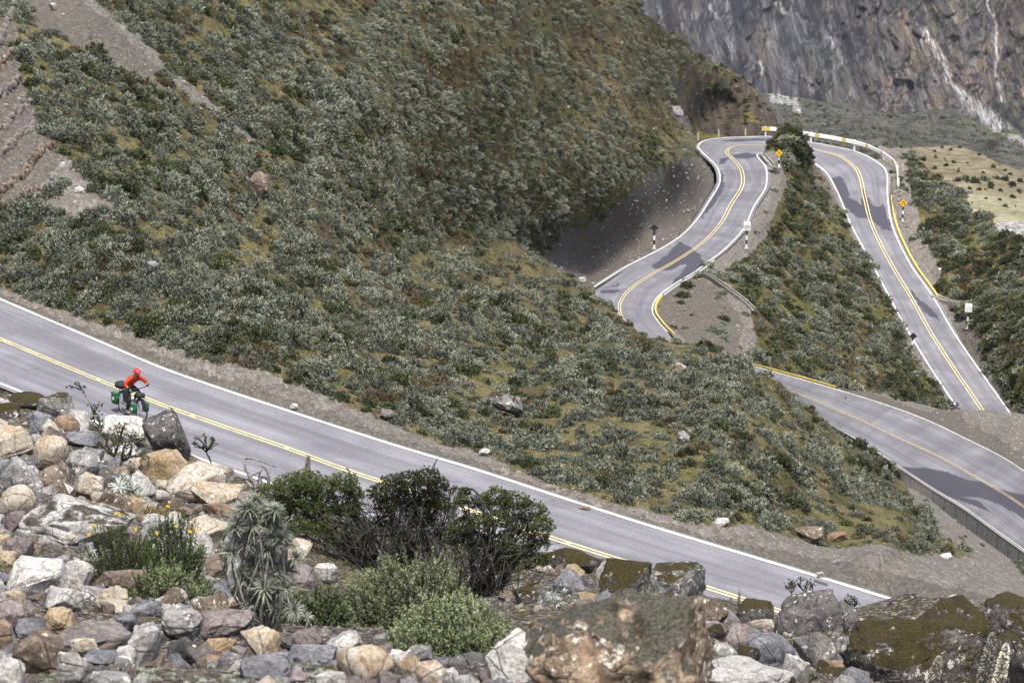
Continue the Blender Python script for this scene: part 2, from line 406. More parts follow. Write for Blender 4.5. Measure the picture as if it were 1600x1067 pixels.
def markings(r, road, fy, ws, wy, gap, z):
    a = MB(); r.line(a, 0, 0, ws, z); a.build('edge_line', M_white, road)
    a = MB(); r.line(a, 1, 0, ws, z); a.build('edge_line', M_white, road)
    for s in (-1, 1):
        a = MB(); r.line(a, fy, s * gap, wy, z); a.build('centre_line', M_yellow, road)
markings(r1, road1, 1 / 2.04, .17, .12, .13, .012)
markings(r2, road2, .46, .11, .10, .2, .02)
def yfrac(r, f):                              # centre line fraction along the third road drifts a little
    return f
a = MB(); r3.line(a, 0, 0, .10, .03); a.build('edge_line', M_white, road3)
a = MB(); r3.line(a, 1, 0, .10, .03); a.build('edge_line', M_white, road3)
fy3 = np.interp(np.linspace(0, 34, 1500), [0, 6, 9, 12, 15, 17, 20, 23, 25, 28, 34], [.49, .5, .5, .5, .46, .47, .55, .42, .47, .5, .53])
for s in (-1, 1):
    c = r3.at(fy3, s * .13); V = np.stack([c - r3.lat * .04 + [0, 0, .03], c + r3.lat * .04 + [0, 0, .03]], 1).reshape(-1, 3)
    a = MB(); a.add(V, [(2 * i, 2 * i + 1, 2 * i + 3, 2 * i + 2) for i in range(1499)]); a.build('centre_line', M_yellow, road3)
# raised reflectors between the two yellow lines of the near road
a0 = None; cnt = 0
for i in range(120, 1400, 92):
    p = r1.at(np.full(r1.n, 1 / 2.04))[i]
    if a0 is None:
        a = MB(); a.add([(-.07, -.05, 0), (.07, -.05, 0), (.07, .05, 0), (-.07, .05, 0), (-.04, -.035, .03), (.04, -.035, .03), (.04, .035, .03), (-.04, .035, .03)],
                        [(0, 1, 5, 4), (1, 2, 6, 5), (2, 3, 7, 6), (3, 0, 4, 7), (4, 5, 6, 7)])
        a0 = o = a.build('road_stud', M_yellow)
    else:
        o = a0.copy(); COL.objects.link(o)
    o.location = tuple(p + [0, 0, .012]); o.rotation_euler.z = -.85
    tag(o, 'small raised yellow reflector stud on the centre line of the near road', 'road stud', 'reflector studs along the centre line')

# ------------------------------------------------------------------ ground sheets, laid out from depth at points of the photograph
road_pts3 = [(x, y, P_[1]) for (x, y), P_ in [((px, py), q) for q in r3.L[::30] for px, py in [proj(q)]]]
def ctrl_from(arr, step): return [(float(proj(q)[0]), float(proj(q)[1]), float(q[1])) for q in arr[::step]]
iL = lambda k: int(k / 34 * 1499)
KF = .85                                       # everything round the hairpin is drawn a little nearer
ctrlHill = ctrl_from(r1.L, 45) + ctrl_from(r1.at(.16), 45)
ctrlL = [(-150, 300, 154), (0, 200, 162), (-150, -80, 184), (0, 0, 182), (200, 0, 196), (400, 0, 220), (600, -60, 270), (200, 330, 155), (400, 300, 174), (400, 470, 150), (600, 300, 210), (600, 500, 166), (700, 150, 260), (800, 600, 160), (1000, 650, 152), (900, 600, 160)]
ctrlNose = ctrlHill + ctrlL + [(700, 420, 190), (800, 480, 185), (860, 430, 225), (925, 458, 232), (985, 497, 212), (1050, 530, 200), (1170, 570, 192), (1250, 622, 198), (1330, 680, 208), (1393, 722, 236), (1200, 720, 152), (1300, 820, 148), (1000, 560, 182), (850, 500, 195), (1400, 820, 152), (1400, 880, 135), (1300, 860, 137), (1500, 900, 140), (1500, 940, 129), (1600, 940, 134), (1450, 920, 129)]
ctrlUp = ctrlHill + ctrlL + [(800, 0, 345), (1000, -60, 490), (700, 400, 248), (800, 400, 310), (850, 200, 345), (760, 330, 290), (900, 300, 356), (930, 200, 374), (870, 345, 345), (850, 420, 338), (900, 445, 350), (985, 290, 382), (1030, 262, 398), (1075, 235, 425),
          (1000, 100, 430), (1000, 0, 462), (1100, 77, 512), (1096, 150, 503), (1150, 107, 516), (1216, 205, 503), (1189, 147, 514), (900, 60, 398), (1085, 215, 490), (1040, 180, 440)]
for q in r3.L[iL(4):iL(14):18]: ctrlUp.append((*map(float, proj(q)), float(q[1])))
for f in (.5, 1.0):
    for q in r3.at(np.full(r3.n, f))[iL(12):iL(17):30]: ctrlUp.append((*map(float, proj(q)), float(q[1])))
for q in r3.L[iL(16):iL(21):22]: ctrlUp.append((*map(float, proj(q)), float(q[1])))
for q in r2.R[240:-120:70]:                    # foot of the low wall under the second road
    q = q + np.array([0, -.1, -.58]); px, py = proj(q)
    if px > 1400: ctrlNose.append((float(px), float(py), float(q[1])))
fNose = Field(ctrlNose); fUp = Field(ctrlUp)
_yb = pl([(500, 470), (600, 445), (700, 425), (800, 425), (870, 440), (930, 456)]); _wd = pl([(400, 220), (600, 130), (800, 55), (930, 6)])
def fHill(x, y):                               # two depth fields that part along the crest beside the S-bend
    x = np.asarray(x, float); y = np.broadcast_to(np.asarray(y, float), np.shape(x)); t = np.clip((y - _yb(x)) / _wd(x) * .5 + .5, 0, 1); t = t * t * (3 - 2 * t)
    t = np.where(x >= 930, (y > crest(x) - 6) & (y > lowL(x) + 1), t)
    return np.exp(np.log(fUp(x, y)) * (1 - t) + np.log(fNose(x, y)) * t)
lowL = plext([(927, 452), (945, 441), (975, 422), (1008, 405), (1042, 387), (1069, 368), (1090, 346), (1106, 322), (1122, 294), (1132, 262), (1140, 219), (1165, 217.5), (1207, 217), (1222, 218)])
ROAD3PIX = [tuple(map(float, proj(q))) for q in r3.at(np.zeros(r3.n), -.5)[iL(4)::12]] + [tuple(map(float, proj(q))) for q in r3.at(np.ones(r3.n), .5)[iL(4)::12]][::-1]
L3pix = [tuple(map(float, proj(q))) for q in r3.L[iL(3):iL(22):12]]
ridge = plext([(1000, 0), (1003, 15), (1030, 43), (1062, 58), (1096, 77.5), (1123, 93), (1162, 110), (1189, 147), (1212.6, 182), (1216, 205)])
crest = plext([(925, 455), (950, 470), (985, 497), (1010, 512), (1050, 530), (1100, 545), (1150, 562), (1200, 590), (1250, 622), (1300, 655), (1330, 680), (1370, 706), (1393, 722), (1427, 757), (1497, 814), (1582, 873), (1700, 955), (1760, 1000)])
cliff_poly = [(1050, 130), (1075, 112), (1120, 108), (1165, 117), (1200, 160), (1225, 180), (1222, 222), (1092, 225), (1080, 190), (1062, 165)]
SCREE_AND_SHADE = [[(845, 400), (880, 370), (935, 335), (985, 290), (1030, 262), (1075, 245), (1105, 240), (1130, 262), (1130, 285), (1112, 325), (1085, 350), (1040, 386), (975, 421), (930, 452), (900, 442), (860, 425)],
           [(10, -60), (105, -40), (130, 0), (172, 51), (236, 101), (275, 138), (216, 132), (162, 98), (100, 60), (45, 30)]]
SCREE_AND_SHADE.append([(-200, 10), (22, 20), (28, 60), (36, 110), (56, 165), (62, 205), (88, 232), (96, 255), (50, 312), (-200, 340)])  # terrace ground painted dark to stand for shadow under the wall faces
GRAVEL = [[(50, 312), (92, 250), (140, 280), (180, 318), (150, 345), (100, 340)],
          [(90, -90), (125, -60), (150, 0), (198, 50), (262, 103), (330, 168), (405, 218), (395, 222), (325, 184), (262, 142), (225, 104), (165, 58), (122, 0)],
          [(1395, 728), (1430, 757), (1500, 812), (1590, 880), (1600, 905), (1520, 878), (1440, 800), (1405, 770)],
          [(1062, 250), (1100, 240), (1126, 262), (1128, 285), (1112, 318), (1092, 346), (1055, 376), (1048, 372), (1085, 330), (1105, 300), (1095, 270)],
          [(1040, 165), (1062, 165), (1090, 210), (1080, 215)]]
vegline = plext([(0, 446), (125, 493), (234, 526), (312, 562), (375, 574), (462, 606), (600, 653), (747, 703), (853, 750), (979, 788), (1106, 822), (1160, 825), (1237, 836), (1297, 845), (1407, 853), (1490, 870), (1545, 883), (1600, 902), (1700, 960)])
def wp(x, y, s=1.0):                           # picture position with a ragged wobble, so that zone borders are uneven
    return x + n2(x, y, 22, 31) * 11 * s + n2(x, y, 7, 35) * 4 * s, y + n2(x, y, 20, 41) * 8 * s + n2(x, y, 6, 45) * 3 * s
def zones_hill(x, y):
    qx, qy = wp(x, y); g = np.zeros(np.shape(x)); s = np.zeros(np.shape(x))
    for p in GRAVEL: g = np.maximum(g, inpoly(qx, qy, p))
    for p in SCREE_AND_SHADE: s = np.maximum(s, inpoly(qx, qy, p))
    vl = vegline(qx); fl = far1(x)
    g = np.maximum(g, qy > vl); low = (y - vl) / np.maximum(fl - vl, 5)
    s = np.where((qy > vl + (fl - vl) * .5) & (y > vl), 1, s)
    g = np.where(s > 0, 0, g)
    gr = np.clip(n2(x, y * 1.6, 60, 61) * 1.5 + n2(x, y * 1.6, 14, 64) * .9 + .12, 0, 1)
    yb = np.clip((y - 330) / 250, 0, 1) * np.clip((x - 600) / 300, 0, 1)
    gr = np.clip(gr + yb * .35, 0, 1)
    c = inpoly(qx, qy, cliff_poly) * 1.0
    return np.stack([g, s, gr, c], -1).astype(float)
def hill_pt(x, y):
    x = np.asarray(x, float); y = np.asarray(y, float)
    Y = fHill(x, y); p = P(x, y, Y)
    w = np.clip((far1(x) - y - 8) / 50, 0, 1) * np.clip(distpoly(x, y, L3pix) / 30, 0, 1)
    w = w * np.where(y > 480, np.clip((y - crest(x)) / 30 * (x > 1380) + (x <= 1380), .0, 1), 1)
    z = (fbm(p / [7, 12, 9], 4, 3) * .55 + fbm(p / [2.2, 4, 3], 3, 8) * .16) * np.clip(Y / 160, .8, 2.2) * w
    k = inpoly(*wp(x, y, .6), cliff_poly)
    rel = (fbm(p / [3.2, 9, 5.5], 5, 17, .6) * 3.2 - 1.0) * k         # crags of the cliff, pushed along the line of sight
    u, v = rayv(x, y); p = p + np.stack([u, np.ones_like(u), v], -1) * rel[..., None] * w[..., None]
    # humps of earth above the near verge and gullies down the slope
    p[..., 2] += z - .07 - 2.0 * (inpoly(x, y, ROAD3PIX) & (y < 346))
    return p
def sheet(name, X, Yp, fn, mat, zfn=None, skirt=None, drop=4.0, step=4.0, parent=None):
    V = fn(X, Yp); at = {}
    if zfn is not None:
        Z = zfn(X, Yp)
    if skirt is not None:                     # fold the far rim away from the viewer and down
        rows = [V[:, -1] + np.array([0, step * k, -drop * k * k * .6]) for k in (1, 2, 3, 4)]
        V = np.concatenate([V, np.stack(rows, 1)], 1)
        if zfn is not None: Z = np.concatenate([Z, np.repeat(Z[:, -1:], 4, 1)], 1)
    m, n = V.shape[:2]
    if zfn is not None:
        z = Z.reshape(-1, 4); at = {'zone': z[:, :3], 'crag': z[:, 3]}
    o = link(name, mesh_np(name, V, grid_faces(m, n), True, at), mat, parent)
    return tag(o, kind='structure') if parent is None else o
def cols(x0, x1, dx, bot, top, ny):
    x = np.arange(x0, x1 + dx / 2, dx); t = np.linspace(0, 1, ny)[None]
    return np.broadcast_to(x[:, None], (len(x), ny)).copy(), bot(x)[:, None] * (1 - t) + top(x)[:, None] * t
def rows(y0, y1, dy, xl, xr, nx):
    y = np.arange(y0, y1 + dy / 2, dy); t = np.linspace(0, 1, nx)[None]
    return xl(y)[:, None] * (1 - t) + xr(y)[:, None] * t, np.broadcast_to(y[:, None], (len(y), nx)).copy()

def groundmat(name, soil=(.062, .048, .032), grass=(.108, .102, .045), moss=(.032, .033, .013), dry=(.16, .135, .072), crag1=(.042, .036, .03), crag2=(.075, .062, .05)):
    m, t, b = newmat(name, .95, .1); n = N(t); v = n.coord((1, .42, 1))
    z = n.sep(n.attr('zone', 'Color'))
    f1 = n.noise(v, .45, 5, .65); f2 = n.noise(v, 1.7, 5, .7); f3 = n.noise(v, 9, 4, .7); f4 = n.noise(v, 26, 3, .7)
    veg = n.mix(n.ramp(f2, .42, .6), moss, soil)
    veg = n.mix(n.math('MULTIPLY', z[2], n.ramp(f2, .3, .58)), veg, grass)
    veg = n.mix(n.math('MULTIPLY', n.ramp(f1, .48, .62), n.ramp(f3, .4, .6)), veg, dry)
    veg = n.mix(1.0, veg, n.mix(n.ramp(f4, .3, .7), (.55, .55, .55), (1.4, 1.4, 1.4)), 'MULTIPLY')
    vv = n.coord((1, .32, 1)); st = n.voro(vv, 6.5, 'Color'); st2 = n.voro(vv, 15, 'Color'); sd = n.voro(vv, 6.5, 'Distance')
    gs = n.sep(st); g2 = n.sep(st2)
    grav = n.mix(gs[0], (.08, .074, .069), (.17, .16, .147)); grav = n.mix(n.math('MULTIPLY', g2[1], .5), grav, (.17, .15, .13))
    grav = n.mix(n.ramp(gs[1], .88, .92), grav, (.2, .188, .17)); grav = n.mix(n.ramp(f2, .5, .65, 0, .55), grav, (.11, .1, .09))
    scr = n.mix(n.ramp(f3, .3, .7), (.07, .063, .055), (.13, .119, .104)); scr = n.mix(n.math('MULTIPLY', n.ramp(gs[2], .3, .9), .5), scr, (.06, .055, .05)); scr = n.mix(n.ramp(g2[0], .8, .9), scr, (.135, .125, .112))
    scr = n.mix(n.ramp(f1, .5, .68, 0, .5), scr, (.1, .088, .075))
    zn = n.math('MULTIPLY', n.math('SUBTRACT', f3, .5), .5)
    col = n.mix(n.ramp(n.math('ADD', z[0], zn), .4, .6), veg, grav)
    col = n.mix(n.ramp(n.math('ADD', z[1], zn), .4, .6), col, scr)
    vc = n.coord((1.1, .06, .4))
    ck = n.mix(n.ramp(n.noise(vc, .6, 6, .7, 1.0), .4, .62), crag1, crag2); ck = n.mix(n.ramp(n.noise(vc, 1.5, 6, .75, .8), .48, .6), ck, (.03, .028, .026))
    ck = n.mix(n.ramp(n.noise(v, .25, 4, .6), .57, .64), ck, (.1, .085, .03))
    col = n.mix(n.attr('crag'), col, ck)
    t.links.new(col, b.inputs['Base Color'])
    hgt = n.math('ADD', n.math('MULTIPLY', f3, .8), n.math('ADD', n.math('MULTIPLY', f4, .4), n.math('MULTIPLY', n.math('SUBTRACT', 1.0, sd), .5)))
    t.links.new(n.bump(hgt, .9, .12), b.inputs['Normal'])
    return m
M_hill = groundmat('hillside_ground')
Lx = np.array([p[0] for p in L3pix]); Ly = np.array([p[1] for p in L3pix])
# the big slope left of the valley
X, Y_ = cols(-240, 930, 4.5, lambda x: far1(x) + 7, lambda x: np.full(np.shape(x), -110.0), 190)
sheet('hillside', X, Y_, hill_pt, M_hill, zones_hill)
X, Y_ = cols(930, 1216, 2.6, lowL, lambda x: np.where(x < 1000, -110 + (x - 930) * .2, 0) + (x >= 1000) * ridge(x) - (x >= 1000) * 0 + 0, 150)
ytop = np.where(X[:, -1] < 1000, np.interp(X[:, -1], [930, 985, 1000], [-110, -60, -3]), ridge(X[:, -1]))
t = np.linspace(0, 1, 150)[None]; Y_ = lowL(X[:, 0])[:, None] * (1 - t) + ytop[:, None] * t
sheet('hillside', X, Y_, hill_pt, M_hill, zones_hill, skirt=1, drop=1.5, step=5)
X, Y_ = cols(930, 1735, 3.6, lambda x: far1(x) + 7, crest, 120)
sheet('hillside', X, Y_, hill_pt, M_hill, zones_hill, skirt=1, drop=2.2, step=2.5)

# the spine of ground inside the hairpin
Rin = [(1218, 196), (1207, 214), (1196, 236), (1190, 243), (1197, 250), (1199, 278), (1178, 325), (1164, 355), (1137, 385), (1110, 407), (1086, 425), (1056, 443), (1029, 463), (1019, 483), (1026, 500), (1051, 525), (1090, 545), (1150, 575), (1210, 640), (1230, 690)]
Lin = [(1250, 196), (1262, 214), (1268, 236), (1273, 257), (1293, 274), (1311, 307), (1329, 352), (1361, 411), (1388, 463), (1418, 518), (1453, 575), (1491, 632), (1526, 690)]
rx = lambda P_: (lambda y: np.interp(y, [p[1] for p in P_], [p[0] for p in P_]))
ctrlSp = [(1235, 196, 560), (1220, 215, 559), (1255, 215, 562), (1235, 235, 556), (1230, 262, 552), (1245, 320, 530), (1235, 400, 490), (1270, 500, 455), (1170, 500, 415), (1300, 590, 425), (1150, 580, 388), (1400, 640, 440), (1250, 690, 380), (1380, 560, 465), (1120, 470, 420)]
ctrlSp = [(a, b, c * KF) for a, b, c in ctrlSp]
for q in np.vstack([r3.at(.88)[iL(3):iL(15):22], r3.at(.88)[iL(24):iL(33.5):22]]): ctrlSp.append((*map(float, proj(q)), float(q[1])))
for q in r3.R[iL(3):iL(15):22]: ctrlSp.append((*map(float, proj(q)), float(q[1])))
for q in r3.R[iL(24):iL(33.5):22]: ctrlSp.append((*map(float, proj(q)), float(q[1])))
fSp = Field(ctrlSp)
Rpix3 = [tuple(map(float, proj(q))) for q in r3.R[iL(3):iL(15):10]]; Rpix3b = [tuple(map(float, proj(q))) for q in r3.R[iL(24):iL(33.5):10]]
SPG = [[(1180, 236), (1215, 243), (1225, 262), (1228, 300), (1205, 345), (1190, 372), (1160, 400), (1130, 425), (1112, 430), (1140, 455), (1172, 490), (1185, 530), (1170, 575), (1060, 560), (1005, 500), (1010, 470), (1080, 420), (1190, 300)],
       [(1262, 250), (1278, 262), (1300, 300), (1322, 350), (1352, 410), (1380, 462), (1410, 520), (1450, 585), (1490, 640), (1500, 640), (1400, 470), (1290, 260)]]
SPS = [[(1268, 232), (1282, 262), (1310, 315), (1300, 322), (1272, 290), (1262, 262)], [(1030, 462), (1060, 442), (1090, 430), (1130, 462), (1165, 500), (1150, 545), (1095, 545), (1050, 520), (1025, 490)]]
def zones_sp(x, y):
    qx, qy = wp(x, y, .45); g = np.zeros(np.shape(x)); s = np.zeros(np.shape(x))
    for p in SPG: g = np.maximum(g, inpoly(qx, qy, p))
    for p in SPS: s = np.maximum(s, inpoly(qx, qy, p) * .62)
    gr = np.clip(n2(x, y * 1.6, 40, 71) * 1.6 + n2(x, y, 10, 74) * .8 + .1, 0, 1)
    return np.stack([g, s, gr, 0 * g], -1)
def sp_pt(x, y):
    x = np.asarray(x, float); y = np.asarray(y, float); Y = fSp(x, y); p = P(x, y, Y)
    w = np.clip(np.minimum(distpoly(x, y, Rpix3), distpoly(x, y, Rpix3b)) / 22, 0, 1)
    p[..., 2] += (fbm(p / [6, 14, 9], 4, 5) * 1.1 + fbm(p / [2, 5, 3], 3, 9) * .35) * w - .12
    return p
X, Y_ = rows(196, 690, 2.6, rx(Rin), rx(Lin), 110)
M_hill2 = groundmat('spine_ground', grass=(.095, .1, .03))
sheet('hillside', X[::-1], Y_[::-1], sp_pt, M_hill2, zones_sp)
# its knob folds away behind so that it is solid
kx = rx(Rin)(np.array([196.0])), rx(Lin)(np.array([196.0]))

# slope falling right of the lowest leg
Rout = [(1372, 232), (1378, 252), (1389, 272), (1388, 310), (1396, 355), (1422, 411), (1458, 463), (1491, 519), (1529, 575), (1569, 632), (1612, 695), (1660, 760)]
Sil = [(1418, 232), (1426, 243), (1447, 258), (1470, 274), (1509, 300), (1514, 316), (1549, 336), (1556, 362), (1580, 381), (1610, 400), (1760, 470), (1790, 560), (1800, 760)]
ctrlR = [(1426, 243, 578), (1470, 274, 572), (1512, 310, 560), (1552, 345, 548), (1600, 395, 530), (1500, 400, 538), (1560, 480, 515), (1620, 560, 492), (1660, 640, 465), (1750, 500, 500), (1760, 700, 440)]
ctrlR = [(a, b, c * KF) for a, b, c in ctrlR]
for q in r3.at(.12)[iL(23.5):iL(33.8):20]: ctrlR.append((*map(float, proj(q)), float(q[1])))
for q in r3.L[iL(23.5):iL(33.8):20]: ctrlR.append((*map(float, proj(q)), float(q[1])))
fR = Field(ctrlR); Lpix3o = [tuple(map(float, proj(q))) for q in r3.L[iL(23):iL(33.8):10]]
RG = [[(1370, 230), (1420, 232), (1418, 262), (1430, 330), (1440, 365), (1470, 410), (1462, 440), (1480, 470), (1512, 500), (1535, 560), (1590, 632), (1620, 680), (1600, 680), (1450, 460), (1380, 320)]]
RS = [[(1484, 500), (1510, 520), (1545, 585), (1600, 660), (1585, 660), (1530, 580)], [(1385, 272), (1396, 276), (1396, 335), (1405, 355), (1395, 355), (1386, 310)]]
def zones_r(x, y):
    qx, qy = wp(x, y, .4); g = np.zeros(np.shape(x)); s = np.zeros(np.shape(x))
    for p in RG: g = np.maximum(g, inpoly(qx, qy, p))
    for p in RS: s = np.maximum(s, inpoly(qx, qy, p))
    return np.stack([g, s, np.clip(n2(x, y * 1.6, 40, 81) * 1.6, 0, 1), 0 * g], -1)
def r_pt(x, y):
    x = np.asarray(x, float); y = np.asarray(y, float); Y = fR(x, y); p = P(x, y, Y); w = np.clip(distpoly(x, y, Lpix3o) / 22, 0, 1)
    p[..., 2] += (fbm(p / [6, 14, 9], 4, 25) * 1.5 + fbm(p / [2, 5, 3], 3, 29) * .4) * w - .12
    return p
X, Y_ = rows(232, 760, 3, rx(Rout), rx(Sil), 90)
sheet('hillside', X[::-1], Y_[::-1], r_pt, M_hill2, zones_r, skirt=1, drop=8, step=3)

# gravel shoulder beyond the second road
topS = plext([(1080, 540), (1175, 566), (1240, 583), (1305, 601), (1400, 617), (1440, 628), (1480, 637), (1530, 636), (1570, 638), (1600, 640), (1760, 655)])
ctrlG = ctrl_from(r2.L, 50) + ctrl_from(r2.at(.15), 50) + [(1480, 637, 322), (1570, 638, 318), (1700, 645, 312), (1400, 617, 326), (1300, 600, 332), (1580, 680, 305), (1200, 572, 338)]
fG = Field(ctrlG); L2pix = [tuple(map(float, proj(q))) for q in r2.L[::16]]
def g_pt(x, y):
    x = np.asarray(x, float); y = np.asarray(y, float); p = P(x, y, fG(x, y)); w = np.clip(distpoly(x, y, L2pix) / 20, 0, 1)
    p[..., 2] += (fbm(p / [4, 8, 4], 4, 45) * .5 + fbm(p / [1.2, 2.5, 2], 3, 49) * .15) * w - .2
    return p
def zones_g(x, y):
    qx, qy = wp(x, y, .5); d = qy - far2(qx)
    s = ((d > -14) | (inpoly(qx, qy, [(1400, 640), (1480, 632), (1540, 665), (1620, 720), (1600, 735), (1480, 672)]))) * .62
    return np.stack([np.ones(np.shape(x)), s, 0 * x, 0 * x], -1)
X, Y_ = cols(1300, 1740, 3.5, lambda x: far2(x) + 3, topS, 40)
sheet('gravel_shoulder', X, Y_, g_pt, M_hill, zones_g, skirt=1, drop=2.0, step=2)
# ------------------------------------------------------------------ far valley: meadow hill, valley floor, mountain wall
fT = Field([(1380, 245, 800), (1450, 228, 870), (1530, 238, 860), (1600, 268, 840), (1760, 330, 820), (1500, 300, 790), (1600, 330, 770), (1500, 400, 700), (1600, 420, 690), (1760, 420, 690), (1380, 320, 720), (1450, 450, 640), (1760, 480, 620)])
topT = plext([(1370, 250), (1392, 241), (1410, 233), (1440, 230), (1470, 229), (1500, 230), (1530, 239), (1560, 254), (1600, 269), (1700, 310), (1770, 330)])
def t_pt(x, y):
    x = np.asarray(x, float); y = np.asarray(y, float); p = P(x, y, fT(x, y))
    p[..., 2] += fbm(p / [14, 40, 20], 5, 55) * .5 + fbm(p / [4, 10, 6], 3, 57) * .2
    return p
def zones_t(x, y):
    qx, qy = wp(x, y, .8); low = np.clip((qy - 287 - (qx - 1500) * .12) / 14, 0, 1)
    rv = inpoly(qx, qy, [(1545, 352), (1570, 346), (1620, 350), (1620, 366), (1560, 366)]) * 1.0
    dk = np.clip(n2(x, y * 2, 18, 91, 4) * 2.4 - .7, 0, 1)
    return np.stack([low, rv, dk, 0 * low], -1)
def meadowmat():
    m, t, b = newmat('meadow_ground', .95, .1); n = N(t); v = n.coord(); z = n.sep(n.attr('zone', 'Color'))
    f1 = n.noise(v, .06, 5, .7); f2 = n.noise(v, .35, 5, .7); f3 = n.noise(v, .9, 5, .75)
    top = n.mix(n.ramp(f1, .4, .6), (.26, .225, .155), (.185, .165, .11)); top = n.mix(n.ramp(f2, .45, .6), top, (.12, .1, .06))
    low = n.mix(n.ramp(f1, .4, .6), (.33, .32, .225), (.24, .235, .15)); low = n.mix(n.ramp(f2, .46, .62), low, (.2, .195, .11))
    c = n.mix(z[0], top, low); c = n.mix(n.math('MULTIPLY', z[2], .8), c, (.135, .125, .07))
    c = n.mix(z[1], c, n.mix(n.ramp(f3, .45, .55), (.14, .135, .14), (.42, .41, .4)))
    c = n.mix(1.0, c, n.mix(n.ramp(f3, .3, .7), (.7, .7, .7), (1.25, 1.25, 1.25)), 'MULTIPLY')
    t.links.new(c, b.inputs['Base Color']); t.links.new(n.bump(n.math('ADD', f2, f3), 1, .8), b.inputs['Normal']); return m
X, Y_ = cols(1370, 1775, 3, lambda x: np.full(np.shape(x), 470.0), topT, 100)
sheet('far_meadow', X, Y_, t_pt, meadowmat(), zones_t, skirt=1, drop=20, step=10)

mbase = plext([(940, 120), (1130, 140), (1200, 152), (1251, 172), (1300, 180), (1367, 187), (1440, 190), (1500, 190), (1560, 205), (1600, 222), (1700, 250), (1790, 260)])
fV = Field([(1200, 330, 760), (1500, 330, 900), (1780, 380, 900), (1200, 260, 900), (1400, 260, 980), (1780, 320, 1000), (1250, 215, 1250), (1400, 222, 1300), (1560, 240, 1300), (1780, 285, 1300), (1250, 185, 1900), (1400, 195, 2100), (1550, 215, 2050), (1780, 262, 2100),
            (1200, 150, 2500), (1370, 175, 2600), (1500, 178, 2600), (1600, 205, 2500), (1780, 245, 2500), (1000, 100, 2500), (1100, 250, 900)])
def v_pt(x, y):
    x = np.asarray(x, float); y = np.asarray(y, float); p = P(x, y, fV(x, y))
    p[..., 2] += fbm(p / [30, 120, 40], 5, 65) * 7; return p
def zones_v(x, y):
    qx, qy = wp(x, y, .8)
    ch = inpoly(qx, qy, [(1180, 128), (1205, 135), (1260, 172), (1250, 186), (1215, 165)]) * .9
    ch = np.maximum(ch, inpoly(qx, qy, [(1500, 170), (1540, 175), (1580, 215), (1640, 250), (1610, 246), (1555, 212)]) * .9)
    gr = np.clip((x - 1490) / 60, 0, 1) * np.clip((205 + (x - 1500) * .3 - y) / 20, 0, 1)
    return np.stack([ch, gr, np.clip(n2(x, y * 2.5, 30, 95, 4) * 1.6 + .3, 0, 1), 0 * ch], -1)
def valleymat():
    m, t, b = newmat('valley_scrub_ground', .95, .1); n = N(t); v = n.coord((1, .4, .6)); z = n.sep(n.attr('zone', 'Color'))
    f1 = n.noise(v, .03, 5, .7); f2 = n.noise(v, .16, 5, .75); f3 = n.noise(v, .5, 4, .75)
    c = n.mix(n.ramp(f2, .4, .6), (.038, .043, .032), (.1, .098, .086)); c = n.mix(n.math('MULTIPLY', z[2], n.ramp(f1, .35, .6)), c, (.12, .11, .098))
    c = n.mix(n.math('MULTIPLY', z[1], .7), c, (.1, .115, .05)); c = n.mix(n.math('MULTIPLY', z[0], n.ramp(f3, .3, .6)), c, (.36, .35, .34))
    c = n.mix(1.0, c, n.mix(n.ramp(f3, .3, .7), (.6, .6, .6), (1.35, 1.35, 1.35)), 'MULTIPLY')
    t.links.new(c, b.inputs['Base Color']); t.links.new(n.bump(n.math('ADD', f2, f3), 1, 3), b.inputs['Normal']); return m
X, Y_ = cols(1085, 1790, 4, lambda x: np.where(x < 1392, 258.0, topT(x) + 16), lambda x: mbase(x) - 14, 110)
sheet('valley_floor', X, Y_, v_pt, valleymat(), zones_v)

